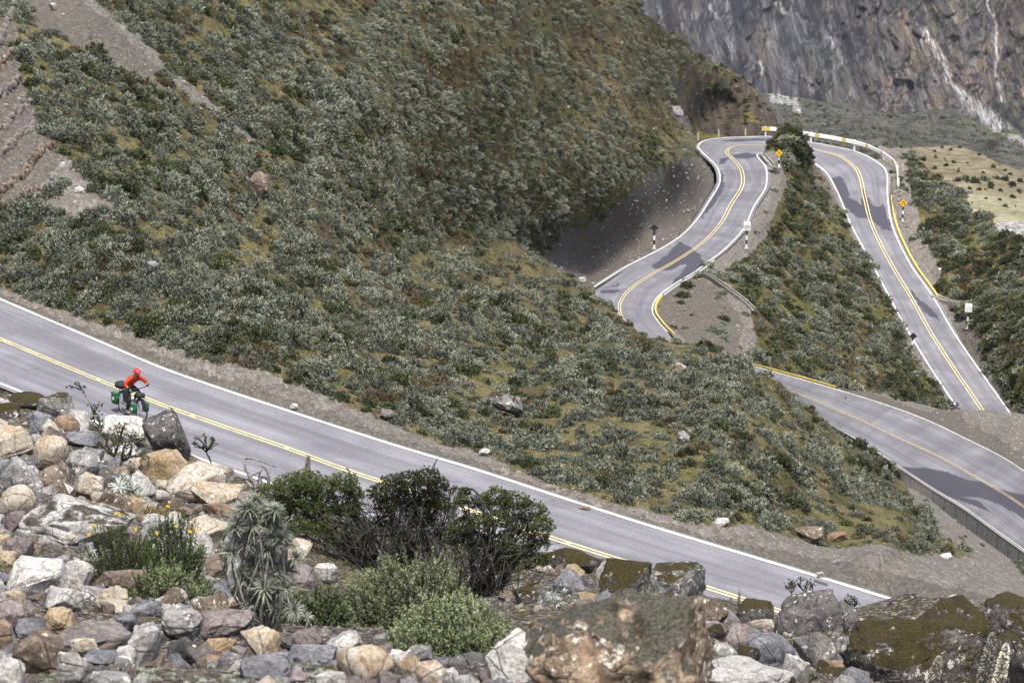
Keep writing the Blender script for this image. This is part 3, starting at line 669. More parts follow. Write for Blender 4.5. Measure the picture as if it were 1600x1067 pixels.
def m_pt(x, y):
    x = np.asarray(x, float); y = np.asarray(y, float)
    d = np.clip((mbase(x) - y) / 260, -.2, 1.4)
    Y = 2500 + 330 * d + 200 * np.clip((1500 - x) / 600, 0, 1) * d
    q = np.stack([x / 90 + n2(x, y, 120, 3) * .5, y / 190, 0 * x], -1)
    rel = (1 - np.abs(fbm(q, 5, 101, .6)) * 2.2) * 40 + fbm(np.stack([x / 26, y / 40, 0 * x + 2.2], -1), 4, 111, .6) * 20
    # buttress on the right of centre with a gully either side of it
    rel = rel + 35 * np.exp(-((x - 1395 + (y - 90) * .35) / 34) ** 2) - 30 * np.exp(-((x - 1290 - (y - 60) * .4) / 26) ** 2) - 25 * np.exp(-((x - 1475 - (y - 90) * .35) / 16) ** 2)
    return P(x, y, Y - rel * np.clip(d * 4, .0, 1))
def zones_m(x, y):
    qx, qy = wp(x, y, .5); cx = np.interp(y, [40, 90, 130, 200, 260], [1442, 1470, 1488, 1560, 1640])
    w = np.interp(y, [38, 60, 100, 130, 170, 260], [2.5, 5, 5, 7, 18, 22])
    ch = np.clip(1.3 - np.abs(qx - cx - n2(x, y, 8, 7) * 5) / w, 0, 1) * (y > 42)
    c2 = np.interp(y, [5, 25, 60, 120, 165], [1540, 1553, 1558, 1558, 1566])
    ch = np.maximum(ch, np.clip(1.4 - np.abs(qx - c2) / 2.0, 0, 1) * .9 * (y < 160))
    for (ax, ay, bx, by, ww) in ((1110, 10, 1120, 30, 4), (1137, 60, 1143, 80, 3.5), (1217, 4, 1227, 20, 5), (1186, 98, 1191, 115, 3), (1297, 60, 1304, 75, 3)):
        ch = np.maximum(ch, np.clip(1.2 - distpoly(qx, qy, [(ax, ay), (bx, by)]) / ww + n2(x, y, 5, 13) * .8, 0, 1) * .8)
    tan = np.clip((x - 1325 - (y - 90) * -.3) / 60, 0, 1) * .9 + np.exp(-((x - 1195) / 26) ** 2) * .5 * (y > 40) + np.clip((x - 1555) / 40, 0, 1) * .6
    tan = np.clip(tan + n2(x, y, 45, 77, 4) * .9, 0, 1)
    grn = np.clip((1 - np.abs(x - (1300 + (y - 120) * .45)) / 42) * (y > 75) + n2(x, y, 30, 87) * .6, 0, 1) + np.clip((x - 1510) / 40, 0, 1) * np.clip((y - 150) / 30, 0, 1)
    grn = np.clip(grn + np.clip((y - mbase(x) + 14) / 16, 0, 1) * .8, 0, 1)
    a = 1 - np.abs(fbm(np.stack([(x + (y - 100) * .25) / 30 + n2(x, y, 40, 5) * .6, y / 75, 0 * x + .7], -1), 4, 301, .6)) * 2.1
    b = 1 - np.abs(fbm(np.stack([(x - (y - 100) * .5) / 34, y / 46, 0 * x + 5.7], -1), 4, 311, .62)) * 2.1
    crev_shade = np.maximum(a, b * np.clip(.94 + (x - 1300) / 2000, .9, 1))  # crevice shade painted into the rock colour as thin dark lines
    return np.stack([ch, tan, grn, np.clip((crev_shade - .86) / .1, 0, 1)], -1)
def mountmat():
    m, t, b = newmat('mountain_rock', .95, .1); n = N(t); v = n.coord((1.1, .04, 1.0)); w = n.coord((1.35, .04, .85)); z = n.sep(n.attr('zone', 'Color'))
    f1 = n.noise(v, .02, 6, .7, .6); f2 = n.noise(w, .085, 6, .74, .15); f3 = n.noise(v, .26, 5, .72, .15); f4 = n.noise(v, .6, 4, .75)
    c = n.mix(n.ramp(f2, .42, .56), (.05, .052, .062), (.165, .168, .188))
    tan = n.mix(n.ramp(f3, .42, .6), (.105, .09, .075), (.23, .2, .16))
    c = n.mix(n.math('MULTIPLY', z[1], n.ramp(f3, .36, .5)), c, tan)
    c = n.mix(n.math('MULTIPLY', n.ramp(f1, .53, .66), .5), c, (.19, .17, .15))
    c = n.mix(n.math('MULTIPLY', z[2], n.ramp(f3, .42, .52)), c, (.075, .085, .065))
    c = n.mix(n.math('MULTIPLY', n.ramp(f2, .56, .68), n.ramp(f4, .5, .6)), c, (.27, .27, .285))
    dk = n.math('MULTIPLY', n.ramp(n.noise(w, .2, 6, .74, .2), .53, .6), .85)
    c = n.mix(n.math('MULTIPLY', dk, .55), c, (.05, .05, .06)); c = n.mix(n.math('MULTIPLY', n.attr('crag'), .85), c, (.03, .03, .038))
    c = n.mix(n.math('MULTIPLY', z[0], n.ramp(f4, .3, .62)), c, (.56, .55, .56))
    c = n.mix(1.0, c, n.mix(n.ramp(f4, .3, .7), (.6, .6, .6), (1.4, 1.4, 1.4)), 'MULTIPLY')
    fb = n.sep(n.voro(w, .11, 'Color')); fc = n.sep(n.voro(w, .3, 'Color')); c = n.mix(1.0, c, n.mix(fb[0], (.72, .72, .74), (1.22, 1.2, 1.18)), 'MULTIPLY'); c = n.mix(1.0, c, n.mix(fc[0], (.75, .75, .77), (1.25, 1.25, 1.22)), 'MULTIPLY')
    t.links.new(c, b.inputs['Base Color'])
    t.links.new(n.bump(n.math('ADD', n.math('MULTIPLY', f2, 1.2), n.math('MULTIPLY', f3, .8)), 1, 16), b.inputs['Normal']); return m
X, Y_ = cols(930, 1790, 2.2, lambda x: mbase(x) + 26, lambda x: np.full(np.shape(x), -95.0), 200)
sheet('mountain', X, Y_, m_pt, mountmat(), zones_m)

# ------------------------------------------------------------------ foreground slope below the near road
near1 = lambda x: yel1(x) + (yel1(x) - far1(x)) * 1.04
ctrlF = [(-100, 600, 131), (0, 640, 128), (60, 625, 131), (150, 655, 129), (250, 690, 126), (320, 720, 124), (300, 760, 115), (450, 770, 112), (600, 850, 105), (760, 870, 106), (880, 870, 108), (1000, 890, 107), (1100, 930, 105), (1200, 960, 104), (1320, 945, 103), (1450, 930, 101), (1600, 940, 99), (1700, 960, 98),
         (0, 800, 95), (300, 850, 89), (600, 950, 80), (900, 960, 76), (0, 950, 63), (300, 1000, 58), (600, 1050, 50), (950, 1067, 42), (1200, 1050, 66), (1450, 1060, 80), (1600, 1060, 80), (0, 1067, 42), (300, 1067, 44), (-100, 800, 95), (1280, 1000, 90), (1450, 1000, 90), (1700, 1060, 80),
         (0, 1200, 30), (800, 1200, 27), (1600, 1200, 36), (450, 880, 90), (750, 930, 90)]
fF = Field(ctrlF)
def f_pt(x, y):
    x = np.asarray(x, float); y = np.asarray(y, float); p = P(x, y, fF(x, y))
    p[..., 2] += fbm(p / [2.2, 5, 3], 4, 75) * .25; return p
topF = plext([(-100, 612), (0, 614), (50, 619), (100, 640), (160, 668), (250, 690), (310, 720), (370, 745), (420, 755), (600, 825), (760, 855), (870, 858), (930, 875), (1000, 890), (1090, 915), (1130, 935), (1200, 958), (1320, 948), (1420, 940), (1500, 945), (1700, 955)])
def soilmat():
    m, t, b = newmat('foreground_soil', .95, .1); n = N(t); v = n.coord()
    f1 = n.noise(v, 1.1, 5, .7); f2 = n.noise(v, 5, 5, .7); f3 = n.noise(v, 24, 4, .7); vo = n.voro(v, 16, 'Color'); vd = n.voro(v, 16, 'Distance'); g = n.sep(vo)
    c = n.mix(n.ramp(f2, .4, .6), (.03, .025, .02), (.075, .064, .052)); c = n.mix(n.ramp(f1, .5, .62), c, (.055, .05, .014))
    c = n.mix(n.ramp(g[0], .8, .86), c, n.mix(g[1], (.15, .14, .135), (.38, .36, .33)))
    c = n.mix(1.0, c, n.mix(n.ramp(f3, .3, .7), (.5, .5, .5), (1.4, 1.4, 1.4)), 'MULTIPLY')
    t.links.new(c, b.inputs['Base Color']); t.links.new(n.bump(n.math('ADD', f3, n.math('SUBTRACT', 1.0, vd)), 1, .05), b.inputs['Normal']); return m
X, Y_ = cols(-150, 1730, 6, lambda x: np.full(np.shape(x), 1215.0), topF, 170)
sheet('foreground_slope', X, Y_, f_pt, soilmat(), None, skirt=1, drop=1.0, step=1.2)

# ------------------------------------------------------------------ geometry kits: leaves, stones
def unit(v): return v / (np.linalg.norm(v, axis=-1, keepdims=True) + 1e-9)
def leaves(base, d, L, W, rng, tint, tip=None, curl=.0):
    n = len(base); d = unit(d); s = unit(np.cross(d, rng.normal(size=(n, 3)))); L = np.broadcast_to(L, (n,))[:, None]; W = np.broadcast_to(W, (n,))[:, None]
    nr = np.cross(d, s)
    mid = base + d * L * .5 + nr * L * curl; V = np.stack([base, mid + s * W / 2, base + d * L, mid - s * W / 2], 1)
    T = np.zeros((n, 4, 3)); T[:, :, 0] = np.asarray(tint).reshape(n, 1); T[:, :, 1] = 0 if tip is None else np.asarray(tip).reshape(n, 1) * np.array([.2, .8, 1.0, .8])[None]
    Fc = np.arange(n * 4).reshape(n, 4)
    return V.reshape(-1, 3), Fc, T.reshape(-1, 3)
class LM:
    def __init__(s): s.V = []; s.F = []; s.T = []; s.n = 0
    def add(s, V, Fc, T): s.V.append(V); s.F.append(Fc + s.n); s.T.append(T); s.n += len(V)
    def mesh(s, name): return mesh_np(name, np.vstack(s.V), np.vstack(s.F), False, {'tint': np.vstack(s.T)})
def shrub_mesh(name, seed, sprigs=110, per=8, h=.62, ln=.15, wd=.042, up=.45, tipp=.8, lump=.35):
    r = np.random.default_rng(seed); m = LM()
    az = r.uniform(0, 2 * np.pi, sprigs); el = np.arcsin(np.clip(r.uniform(-.15, 1, sprigs), -1, 1))
    d = np.stack([np.cos(az) * np.cos(el), np.sin(az) * np.cos(el), np.sin(el)], 1)
    rad = (.72 + lump * vnoise(d * 2.1 + seed, seed) + r.uniform(-.16, .16, sprigs))
    c = d * rad[:, None] * [.5, .5, h]; c[:, 2] = np.maximum(c[:, 2], .02)
    ax = unit(d + [0, 0, up] + r.normal(size=(sprigs, 3)) * .25); tint = r.uniform(0, 1, sprigs)
    B = np.repeat(c - ax * ln * .5, per, 0) + np.repeat(ax, per, 0) * np.tile(np.linspace(0, .85, per), sprigs)[:, None] * ln
    D = np.repeat(ax, per, 0) * .75 + r.normal(size=(sprigs * per, 3)) * .5
    tp = np.clip(np.tile(np.linspace(-.3, 1, per), sprigs) * np.repeat(r.uniform(.3, 1, sprigs), per), 0, 1) * tipp
    m.add(*leaves(B, D, ln * r.uniform(.5, 1.0, sprigs * per), wd * r.uniform(.7, 1.3, sprigs * per), r, np.repeat(tint, per), tp))
    return m.mesh(name)
def ico(sub):
    bm = bmesh.new(); bmesh.ops.create_icosphere(bm, subdivisions=sub, radius=1); V = np.array([v.co[:] for v in bm.verts]); Fc = np.array([[v.index for v in f.verts] for f in bm.faces]); bm.free(); return V, Fc
ICO = {k: ico(k) for k in (2, 3, 4, 5)}
def hull_rock(name, seed, half, flat, rough=.05, npt=13, bev=.04, cuts=3):
    r = np.random.default_rng(seed); q = unit(r.normal(size=(npt * 2, 3))); q = q / (np.sum(np.abs(q) ** 4.5, 1) ** (1 / 4.5))[:, None] * r.uniform(.82, 1.0, npt * 2)[:, None]
    keep = [0]
    for i in range(1, len(q)):
        if min(np.linalg.norm(q[i] - q[k]) for k in keep) > .42: keep.append(i)
    q = q[keep]
    if flat is not None:
        for f in np.atleast_2d(flat): f = unit(np.asarray(f, float)); e = q @ f; q = q - np.maximum(e - .62, 0)[:, None] * f
    bm = bmesh.new(); [bm.verts.new(v) for v in q]; h = bmesh.ops.convex_hull(bm, input=bm.verts); 
    loose = [v for v in bm.verts if not v.link_faces]; bmesh.ops.delete(bm, geom=loose, context='VERTS')
    bmesh.ops.dissolve_limit(bm, angle_limit=.16, verts=bm.verts, edges=bm.edges)
    bmesh.ops.bevel(bm, geom=bm.edges[:], offset=bev, segments=2, affect='EDGES', clamp_overlap=True, profile=.6)
    bmesh.ops.triangulate(bm, faces=bm.faces); 
    for _ in range(cuts):
        L = [e for e in bm.edges if e.calc_length() > .13]
        if not L: break
        bmesh.ops.subdivide_edges(bm, edges=L, cuts=1, use_grid_fill=True); bmesh.ops.triangulate(bm, faces=bm.faces)
    V = np.array([v.co[:] for v in bm.verts]); Fc = np.array([[v.index for v in f.verts] for f in bm.faces]); bm.verts.index_update(); bm.free()
    D = unit(V); V = V + D * (rough * 1.7 * fbm(V * 1.6 + seed, 3, seed) + rough * 1.0 * fbm(V * 5.5 + seed, 4, seed + 4, .65))[:, None]
    # a few stepped ledges where the rock has broken along its bedding
    b = unit(r.normal(size=3) + [0, 0, 1.2]); e = V @ b * r.uniform(3, 5); st = np.abs(e - np.floor(e) - .5); V = V - D * (rough * .7 * np.clip(1 - st * 7, 0, 1))[:, None]
    V -= (V.max(0) + V.min(0)) / 2; V = V / np.maximum(V.max(0), 1e-6) * np.asarray(half)
    return mesh_np(name, V, Fc, True)
def rock_mesh(name, seed, half, sub=4, planes=11, sharp=14, rough=.05, round_=0.0, flat=None):
    if round_ < .3 and sub >= 3: return hull_rock(name, seed, half, flat, rough, 13 if planes >= 9 else 10, cuts=3 if sub > 3 else 2)
    r = np.random.default_rng(seed); D, Fc = ICO[sub]
    nr = unit(r.normal(size=(planes, 3))); ds = r.uniform(.55, .95, planes)
    if flat is not None: nr = np.vstack([nr, flat]); nr = unit(nr); ds = np.append(ds, [.6] * len(flat))
    q = np.maximum(D @ nr.T, 1e-3) / ds[None]
    inv = (np.sum(q ** sharp, 1) + .85 ** sharp) ** (1 / sharp); rad = 1 / inv
    rad = rad * (1 - round_) + .92 * round_
    rad = rad * (1 + rough * 1.6 * fbm(D * 1.7 + seed, 3, seed) + rough * 1.1 * fbm(D * 5 + seed, 4, seed + 4, .65)); V = D * rad[:, None]
    V -= (V.max(0) + V.min(0)) / 2; V = V / np.maximum(V.max(0), 1e-6) * np.asarray(half)
    return mesh_np(name, V, Fc, True)

# ------------------------------------------------------------------ uncountable cover: instances on points, ONE object each
def stuff(name, pts, rotz, scl, idx, protos, label, cat, tilt=None):
    pc = bpy.data.collections.new(name + '_source')
    for k, (me, mat) in enumerate(protos):
        o = bpy.data.objects.new('%s_source_%02d' % (name, k), me); me.materials.append(mat) if not me.materials else None; pc.objects.link(o)
    n = len(pts); me = bpy.data.meshes.new(name); me.vertices.add(n); me.vertices.foreach_set('co', np.asarray(pts, np.float32).ravel())
    rot = np.zeros((n, 3), np.float32); rot[:, 2] = rotz
    if tilt is not None: rot[:, :2] = tilt
    a = me.attributes.new('rot', 'FLOAT_VECTOR', 'POINT'); a.data.foreach_set('vector', rot.ravel())
    scl = np.asarray(scl, np.float32); scl = np.repeat(scl[:, None], 3, 1) if scl.ndim == 1 else scl
    a = me.attributes.new('scl', 'FLOAT_VECTOR', 'POINT'); a.data.foreach_set('vector', np.ascontiguousarray(scl).ravel())
    a = me.attributes.new('pick', 'INT', 'POINT'); a.data.foreach_set('value', np.asarray(idx, np.int32))
    o = bpy.data.objects.new(name, me); COL.objects.link(o)
    g = bpy.data.node_groups.new(name + '_nodes', 'GeometryNodeTree')
    g.interface.new_socket('Geometry', in_out='INPUT', socket_type='NodeSocketGeometry'); g.interface.new_socket('Geometry', in_out='OUTPUT', socket_type='NodeSocketGeometry')
    gi = g.nodes.new('NodeGroupInput'); go = g.nodes.new('NodeGroupOutput'); ip = g.nodes.new('GeometryNodeInstanceOnPoints'); ci = g.nodes.new('GeometryNodeCollectionInfo')
    ci.inputs['Collection'].default_value = pc; ci.inputs['Separate Children'].default_value = True; ci.inputs['Reset Children'].default_value = True
    def na(nm, typ):
        q = g.nodes.new('GeometryNodeInputNamedAttribute'); q.data_type = typ; q.inputs['Name'].default_value = nm; return q.outputs['Attribute']
    g.links.new(gi.outputs[0], ip.inputs['Points']); g.links.new(ci.outputs[0], ip.inputs['Instance']); ip.inputs['Pick Instance'].default_value = True
    g.links.new(na('pick', 'INT'), ip.inputs['Instance Index']); g.links.new(na('rot', 'FLOAT_VECTOR'), ip.inputs['Rotation']); g.links.new(na('scl', 'FLOAT_VECTOR'), ip.inputs['Scale'])
    g.links.new(ip.outputs[0], go.inputs[0])
    md = o.modifiers.new('cover', 'NODES'); md.node_group = g
    return tag(o, label, cat, kind='stuff')
# ------------------------------------------------------------------ hillside shrubs
M_silver = leafmat('silver_leaf', (.042, .05, .035), (.112, .128, .09), (.35, .37, .305))
M_green = leafmat('green_leaf', (.024, .033, .014), (.054, .066, .027), (.10, .116, .05))
M_brown = leafmat('brown_twig_leaf', (.038, .03, .018), (.09, .072, .036), (.17, .14, .07))
M_grass = leafmat('grass_blade', (.075, .07, .022), (.155, .14, .045), (.26, .22, .095))
SH = {'silver': [(shrub_mesh('silver_shrub', 10 + k, h=.34 + .04 * k, ln=.15), M_silver) for k in range(5)],
      'green': [(shrub_mesh('green_shrub', 30 + k, sprigs=150, ln=.13, wd=.05, tipp=.5, h=.38 + .05 * k), M_green) for k in range(4)],
      'brown': [(shrub_mesh('brown_shrub', 50 + k, sprigs=100, ln=.16, wd=.035, tipp=.5, h=.34), M_brown) for k in range(3)]}
def tuft_mesh(name, seed, n=40):
    r = np.random.default_rng(seed); m = LM(); b = r.normal(size=(n, 3)) * [.16, .16, 0]; d = r.normal(size=(n, 3)) * [.7, .7, .2] + [0, 0, .9]
    m.add(*leaves(b, d, r.uniform(.25, .6, n), .045, r, r.uniform(0, 1, n), r.uniform(0, 1, n))); return m.mesh(name)
TUFT = [(tuft_mesh('grass_tuft', 70 + k), M_grass) for k in range(4)]
M_pebble = rockmat('pebble_stone', (.14, .132, .125), (.22, .208, .19), (.085, .08, .078), scale=1)
M_pebble2 = rockmat('pale_pebble_stone', (.26, .25, .23), (.38, .36, .33), (.19, .175, .155), scale=1)
PEB = [(rock_mesh('loose_stone', 80 + k, (.5, .42, .34), 2, 9, 10, .04), M_pebble if k % 3 else M_pebble2) for k in range(6)]

def jitter(x0, x1, y0, y1, cw, chh):
    xs = np.arange(x0, x1, cw); ys = np.arange(y0, y1, chh); X, Y = np.meshgrid(xs, ys)
    return (X + RNG.uniform(0, cw, X.shape)).ravel(), (Y + RNG.uniform(0, chh, X.shape)).ravel()
cand = []          # each: x, y, size in px, kind, surface point, region
def visible_hill(x, y):
    main = (x < 930) & (y < vegline(x) + 1)
    up = (x >= 930) & (x < 1216) & (y < lowL(x) - 2) & (y > np.where(x < 1000, -120, ridge(x) + 1))
    nose = (x >= 925) & (x < 1640) & (y > crest(x) - 1) & (y < vegline(x))
    return (main | up | nose) & ~inpoly(x, y, ROAD3PIX)
def region(ptfn, fld, msk, zfn, x0, x1, y0, y1, name, ksz, cell, gthin=.93, ratio=(.62, .26), rocky=None):
    x, y = jitter(x0, x1, y0, y1, cell[0], cell[1]); k = msk(x, y); x, y = x[k], y[k]
    Y = fld(x, y); sz = ksz(x, y, Y); keep = RNG.uniform(0, 1, len(x)) < np.minimum(1, (cell[0] * cell[1]) / (sz * sz * .125)); x, y, Y, sz = x[keep], y[keep], Y[keep], sz[keep]
    z = zfn(x, y); bare = np.maximum(np.maximum(z[:, 0], z[:, 1] * 1.5), z[:, 3] * .75)
    gap = .12 + np.clip(z[:, 2] * .5, 0, .5)
    keep = (RNG.uniform(0, 1, len(x)) > bare * gthin) & (RNG.uniform(0, 1, len(x)) > gap); x, y, Y, sz, z = x[keep], y[keep], Y[keep], sz[keep], z[keep]
    p = ptfn(x, y); nk = n2(x, y * 1.5, 45, 121) * 1.2 + RNG.normal(size=len(x)) * .32; up = np.clip((x - 420) / 300, 0, 1) * np.clip((250 - y) / 200, 0, 1) if name == 'hill' else 0; nk = nk - up * .2; nb = n2(x + 900, y * 1.5, 60, 127) + up * .34 + RNG.normal(size=len(x)) * .25
    kind = np.where(nk > ratio[0] - .45, 'green', 'silver'); kind = np.where(nb > ratio[1] + .2, 'brown', kind)
    kind = np.where(z[:, 3] > .5, np.where(RNG.uniform(0, 1, len(x)) < .6, 'brown', 'green'), kind)
    sz = sz * np.minimum(RNG.lognormal(-.03, .48, len(x)), 2.0) * np.where(kind == 'brown', .85, 1) * np.where(z[:, 2] > .6, .8, 1)
    return [(x[i], y[i], sz[i], str(kind[i]), p[i], Y[i], name) for i in range(len(x))]
kszH = lambda x, y, Y: 25.5 * (135 / Y) ** .84
upl = lambda x, y: (x > 520 + y * .1) & (y < 330 - (1216 - x) * .0)
cand += region(hill_pt, fHill, visible_hill, zones_hill, -70, 1640, -90, 960, 'hill', kszH, (6.4, 4.2), ratio=(.84, .24))
def msk_sp(x, y): return (x > rx(Rin)(y) + 3) & (x < rx(Lin)(y) - 3) & (y > 197) & (y < 645) & (y < far2(x) + 10)
cand += region(sp_pt, fSp, msk_sp, zones_sp, 1000, 1500, 197, 650, 'spine', lambda x, y, Y: 16 * (500 / Y) ** .6 + 0 * x, (6, 4.5), .9, ratio=(.35, .34))
kx_, ky_ = RNG.uniform(1203, 1268, 160), RNG.uniform(197, 246, 160)
def msk_r(x, y): return (x > rx(Rout)(y) + 4) & (x < rx(Sil)(y)) & (y > 234) & (y < 700)
cand += region(r_pt, fR, msk_r, zones_r, 1375, 1640, 234, 700, 'right', lambda x, y, Y: 15.5 * (540 / Y) ** .6 + 0 * x, (6, 4.2), .95, ratio=(.3, .36))
LBL = {'silver': ('silver_shrub', 'low silver-grey leafed shrub growing on the grassy slope beyond the near road', 'shrub', 'silver-grey shrubs on the slope beyond the near road'),
       'green': ('green_shrub', 'low dark green leafed shrub growing on the grassy slope beyond the near road', 'shrub', 'dark green shrubs on the slope beyond the near road'),
       'brown': ('brown_shrub', 'low dry brown shrub growing on the grassy slope beyond the near road', 'shrub', 'dry brown shrubs on the slope beyond the near road')}
for kd, (nm, lb, ct, gp) in LBL.items():
    L = [c for c in cand if c[3] == kd]
    inv = [c for c in L if c[6] == 'hill' and 4 < c[0] < 1596 and 4 < c[1]]
    inv.sort(key=lambda c: -c[2]); big = inv[:290]; ids = set(id(c) for c in big); rest = [c for c in L if id(c) not in ids]
    for me, mat in SH[kd]: me.materials.append(mat)
    for i, c in enumerate(big):
        me = SH[kd][int(RNG.integers(len(SH[kd])))][0]
        o = link(nm, me); s = c[2] * c[5] / F; o.location = tuple(c[4] - [0, 0, .04 * s]); o.scale = (s, s, s * RNG.uniform(.85, 1.25)); o.rotation_euler = (RNG.normal() * .1, RNG.normal() * .1, RNG.uniform(0, 6.28))
        tag(o, lb, ct, gp)
    n = len(rest); s = np.array([c[2] * c[5] / F for c in rest]); pts = np.array([c[4] for c in rest]); pts[:, 2] -= .04 * s
    stuff(nm + '_cover', pts, RNG.uniform(0, 6.28, n), np.stack([s, s, s * RNG.uniform(.85, 1.3, n) * np.where(pts[:, 1] > 220, .72, 1.0)], 1), RNG.integers(0, len(SH[kd]), n), SH[kd],
          {'silver': 'cover of silver-grey scrub over the farther slopes and around the hairpin bend', 'green': 'cover of dark green scrub over the farther slopes and around the hairpin bend', 'brown': 'cover of dry brown scrub over the farther slopes and the cliff top'}[kd], 'scrub', tilt=RNG.normal(size=(n, 2)) * .1)
    print('shrubs', kd, len(big), n)
# grass between the shrubs
x, y = jitter(-60, 1640, -80, 900, 6.5, 4.5); k = visible_hill(x, y); x, y = x[k], y[k]; z = zones_hill(x, y)
k = RNG.uniform(0, 1, len(x)) < (.25 + .75 * z[:, 2]) * (1 - np.clip(z[:, 0] + z[:, 1], 0, 1) * .97) * (1 - z[:, 3] * .5); x, y = x[k], y[k]
s = RNG.uniform(9, 16, len(x)) * (135 / fHill(x, y)) ** .6 * fHill(x, y) / F; p = hill_pt(x, y); p[:, 2] -= .03
stuff('grass_tufts', p, RNG.uniform(0, 6.28, len(x)), np.stack([s, s, s * .7], 1), RNG.integers(0, 4, len(x)), TUFT, 'short olive grass between the shrubs of the big slope', 'grass')
x, y = jitter(1000, 1640, 197, 690, 6, 4.5); k1 = msk_sp(x, y); k2 = msk_r(x, y)
p = np.vstack([sp_pt(x[k1], y[k1]), r_pt(x[k2], y[k2])]); zz = np.vstack([zones_sp(x[k1], y[k1]), zones_r(x[k2], y[k2])]); Yk = p[:, 1]; k = RNG.uniform(0, 1, len(p)) > zz[:, 0] * .95; p, Yk = p[k], Yk[k]; s = RNG.uniform(6, 11, len(p)) * Yk / F
stuff('grass_tufts', p, RNG.uniform(0, 6.28, len(p)), np.stack([s, s, s * .7], 1), RNG.integers(0, 4, len(p)), [(tuft_mesh('grass_tuft', 75 + k), M_grass) for k in range(4)], 'short olive grass between the shrubs beside the hairpin road', 'grass')
# scrub on the valley floor and bushes on the meadow hill
x, y = jitter(1210, 1640, 150, 300, 4.2, 2.2); k = (y > mbase(x) - 8) & (y < np.where(x > 1400, topT(x) + 2, 262)); x, y = x[k], y[k]; zz = zones_v(x, y); k = RNG.uniform(0, 1, len(x)) > .25 + zz[:, 0] * .65; x, y = x[k], y[k]; p = v_pt(x, y)
s = RNG.lognormal(1.45, .35, len(x)) * p[:, 1] / F
PV = [(shrub_mesh('valley_shrub', 90 + k, sprigs=40, per=4, ln=.3, wd=.12, h=.5), M_silver if k < 2 else M_green) for k in range(4)]
stuff('valley_scrub', p, RNG.uniform(0, 6.28, len(x)), s, RNG.integers(0, 4, len(x)), PV, 'grey-green scrub covering the flat valley floor below the mountain', 'scrub')
MB_pts = [(1408, 232, 8), (1426, 243, 14), (1442, 252, 12), (1460, 238, 7), (1472, 231, 6), (1500, 232, 7), (1478, 262, 9), (1490, 255, 8), (1530, 243, 7), (1552, 262, 9), (1570, 268, 7), (1510, 283, 16), (1524, 287, 18), (1538, 282, 14), (1496, 285, 12), (1548, 292, 12), (1570, 282, 14), (1582, 290, 13), (1594, 284, 12), (1558, 280, 10),
          (1548, 296, 10), (1582, 310, 10), (1530, 298, 8), (1515, 297, 8), (1592, 300, 8), (1483, 300, 14), (1500, 312, 9)]
_r = np.random.default_rng(5); MB_pts += [(float(a), float(b), float(c)) for a, b, c in zip(_r.uniform(1420, 1598, 60), _r.uniform(234, 330, 60), _r.lognormal(1.5, .35, 60)) if b > topT(a) + 2]
Mm = shrub_mesh('meadow_bush', 97, sprigs=120, per=6, ln=.2, wd=.07, h=.7, tipp=.2); Mm.materials.append(M_green)
for (x_, y_, s_) in MB_pts:
    o = link('meadow_bush', Mm); p = t_pt(np.array(x_), np.array(y_)); s = s_ * p[1] / F; o.location = tuple(p); o.scale = (s, s, s * .9); o.rotation_euler.z = RNG.uniform(0, 6)
    tag(o, 'small dark bush on the tan meadow hill beyond the road at right', 'bush', 'dark bushes on the tan meadow hill')
# loose stones on the verges, screes and banks
def stones(name, ptfn, x, y, px, label, szw=(.55, .8)):
    p = ptfn(x, y); s = px * p[:, 1] / F; n = len(x)
    stuff(name, p, RNG.uniform(0, 6.28, n), np.stack([s, s * RNG.uniform(.7, 1, n), s * RNG.uniform(*szw, n)], 1), RNG.integers(0, 6, n), [(rock_mesh('loose_stone', 180 + k + int(px[0] * 7) % 50, (.5, .42, .4), 2, 9, 10, .04), M_pebble if k % 3 else M_pebble2) for k in range(6)], label, 'stones')
x, y = jitter(-60, 1660, 430, 990, 5, 3.2); vl, fl = vegline(x), far1(x); tt = (y - vl) / (fl - vl); k = (tt > -.08) & (tt < .96) & (RNG.uniform(0, 1, len(x)) < np.where(tt < .55, .9, .2)); x, y = x[k], y[k]
stones('verge_stones', hill_pt, x, y, np.minimum(RNG.lognormal(1.28, .4, len(x)), 7), 'grey gravel stones along the verge between the near road and the shrubs')
x, y = jitter(-60, 1640, -80, 900, 5, 3.4); z = zones_hill(x, y); k = visible_hill(x, y) & (y < vegline(x) - 2) & (RNG.uniform(0, 1, len(x)) < np.maximum(z[:, 0] * .85, np.maximum(z[:, 1] * .4, .035))); x, y = x[k], y[k]
stones('scree_stones', hill_pt, x, y, RNG.lognormal(1.15, .45, len(x)), 'loose pale stones of the screes and rubble on the big slope')
x, y = jitter(1000, 1640, 230, 690, 4.2, 3); z1, z2 = zones_sp(x, y), zones_r(x, y); k1 = msk_sp(x, y) & (RNG.uniform(0, 1, len(x)) < z1[:, 0] * .5 + .02); k2 = msk_r(x, y) & (RNG.uniform(0, 1, len(x)) < z2[:, 0] * .45 + .01)
xy = np.concatenate([x[k1], x[k2]]), np.concatenate([y[k1], y[k2]]); n1 = k1.sum()
stones('bank_stones', lambda x, y: np.vstack([sp_pt(x[:n1], y[:n1]), r_pt(x[n1:], y[n1:])]), xy[0], xy[1], RNG.lognormal(.85, .4, len(xy[0])), 'loose grey stones on the banks of the hairpin road')
x, y = jitter(1180, 1640, 570, 740, 4.2, 2.8); k = (y > topS(x)) & (y < far2(x) - 1); k &= RNG.uniform(0, 1, len(x)) < np.where(far2(x) - y > 16, .7, .15); x, y = x[k], y[k]
stones('shoulder_stones', g_pt, x, y, RNG.lognormal(1.05, .4, len(x)), 'grey stones on the gravel shoulder beyond the second road')
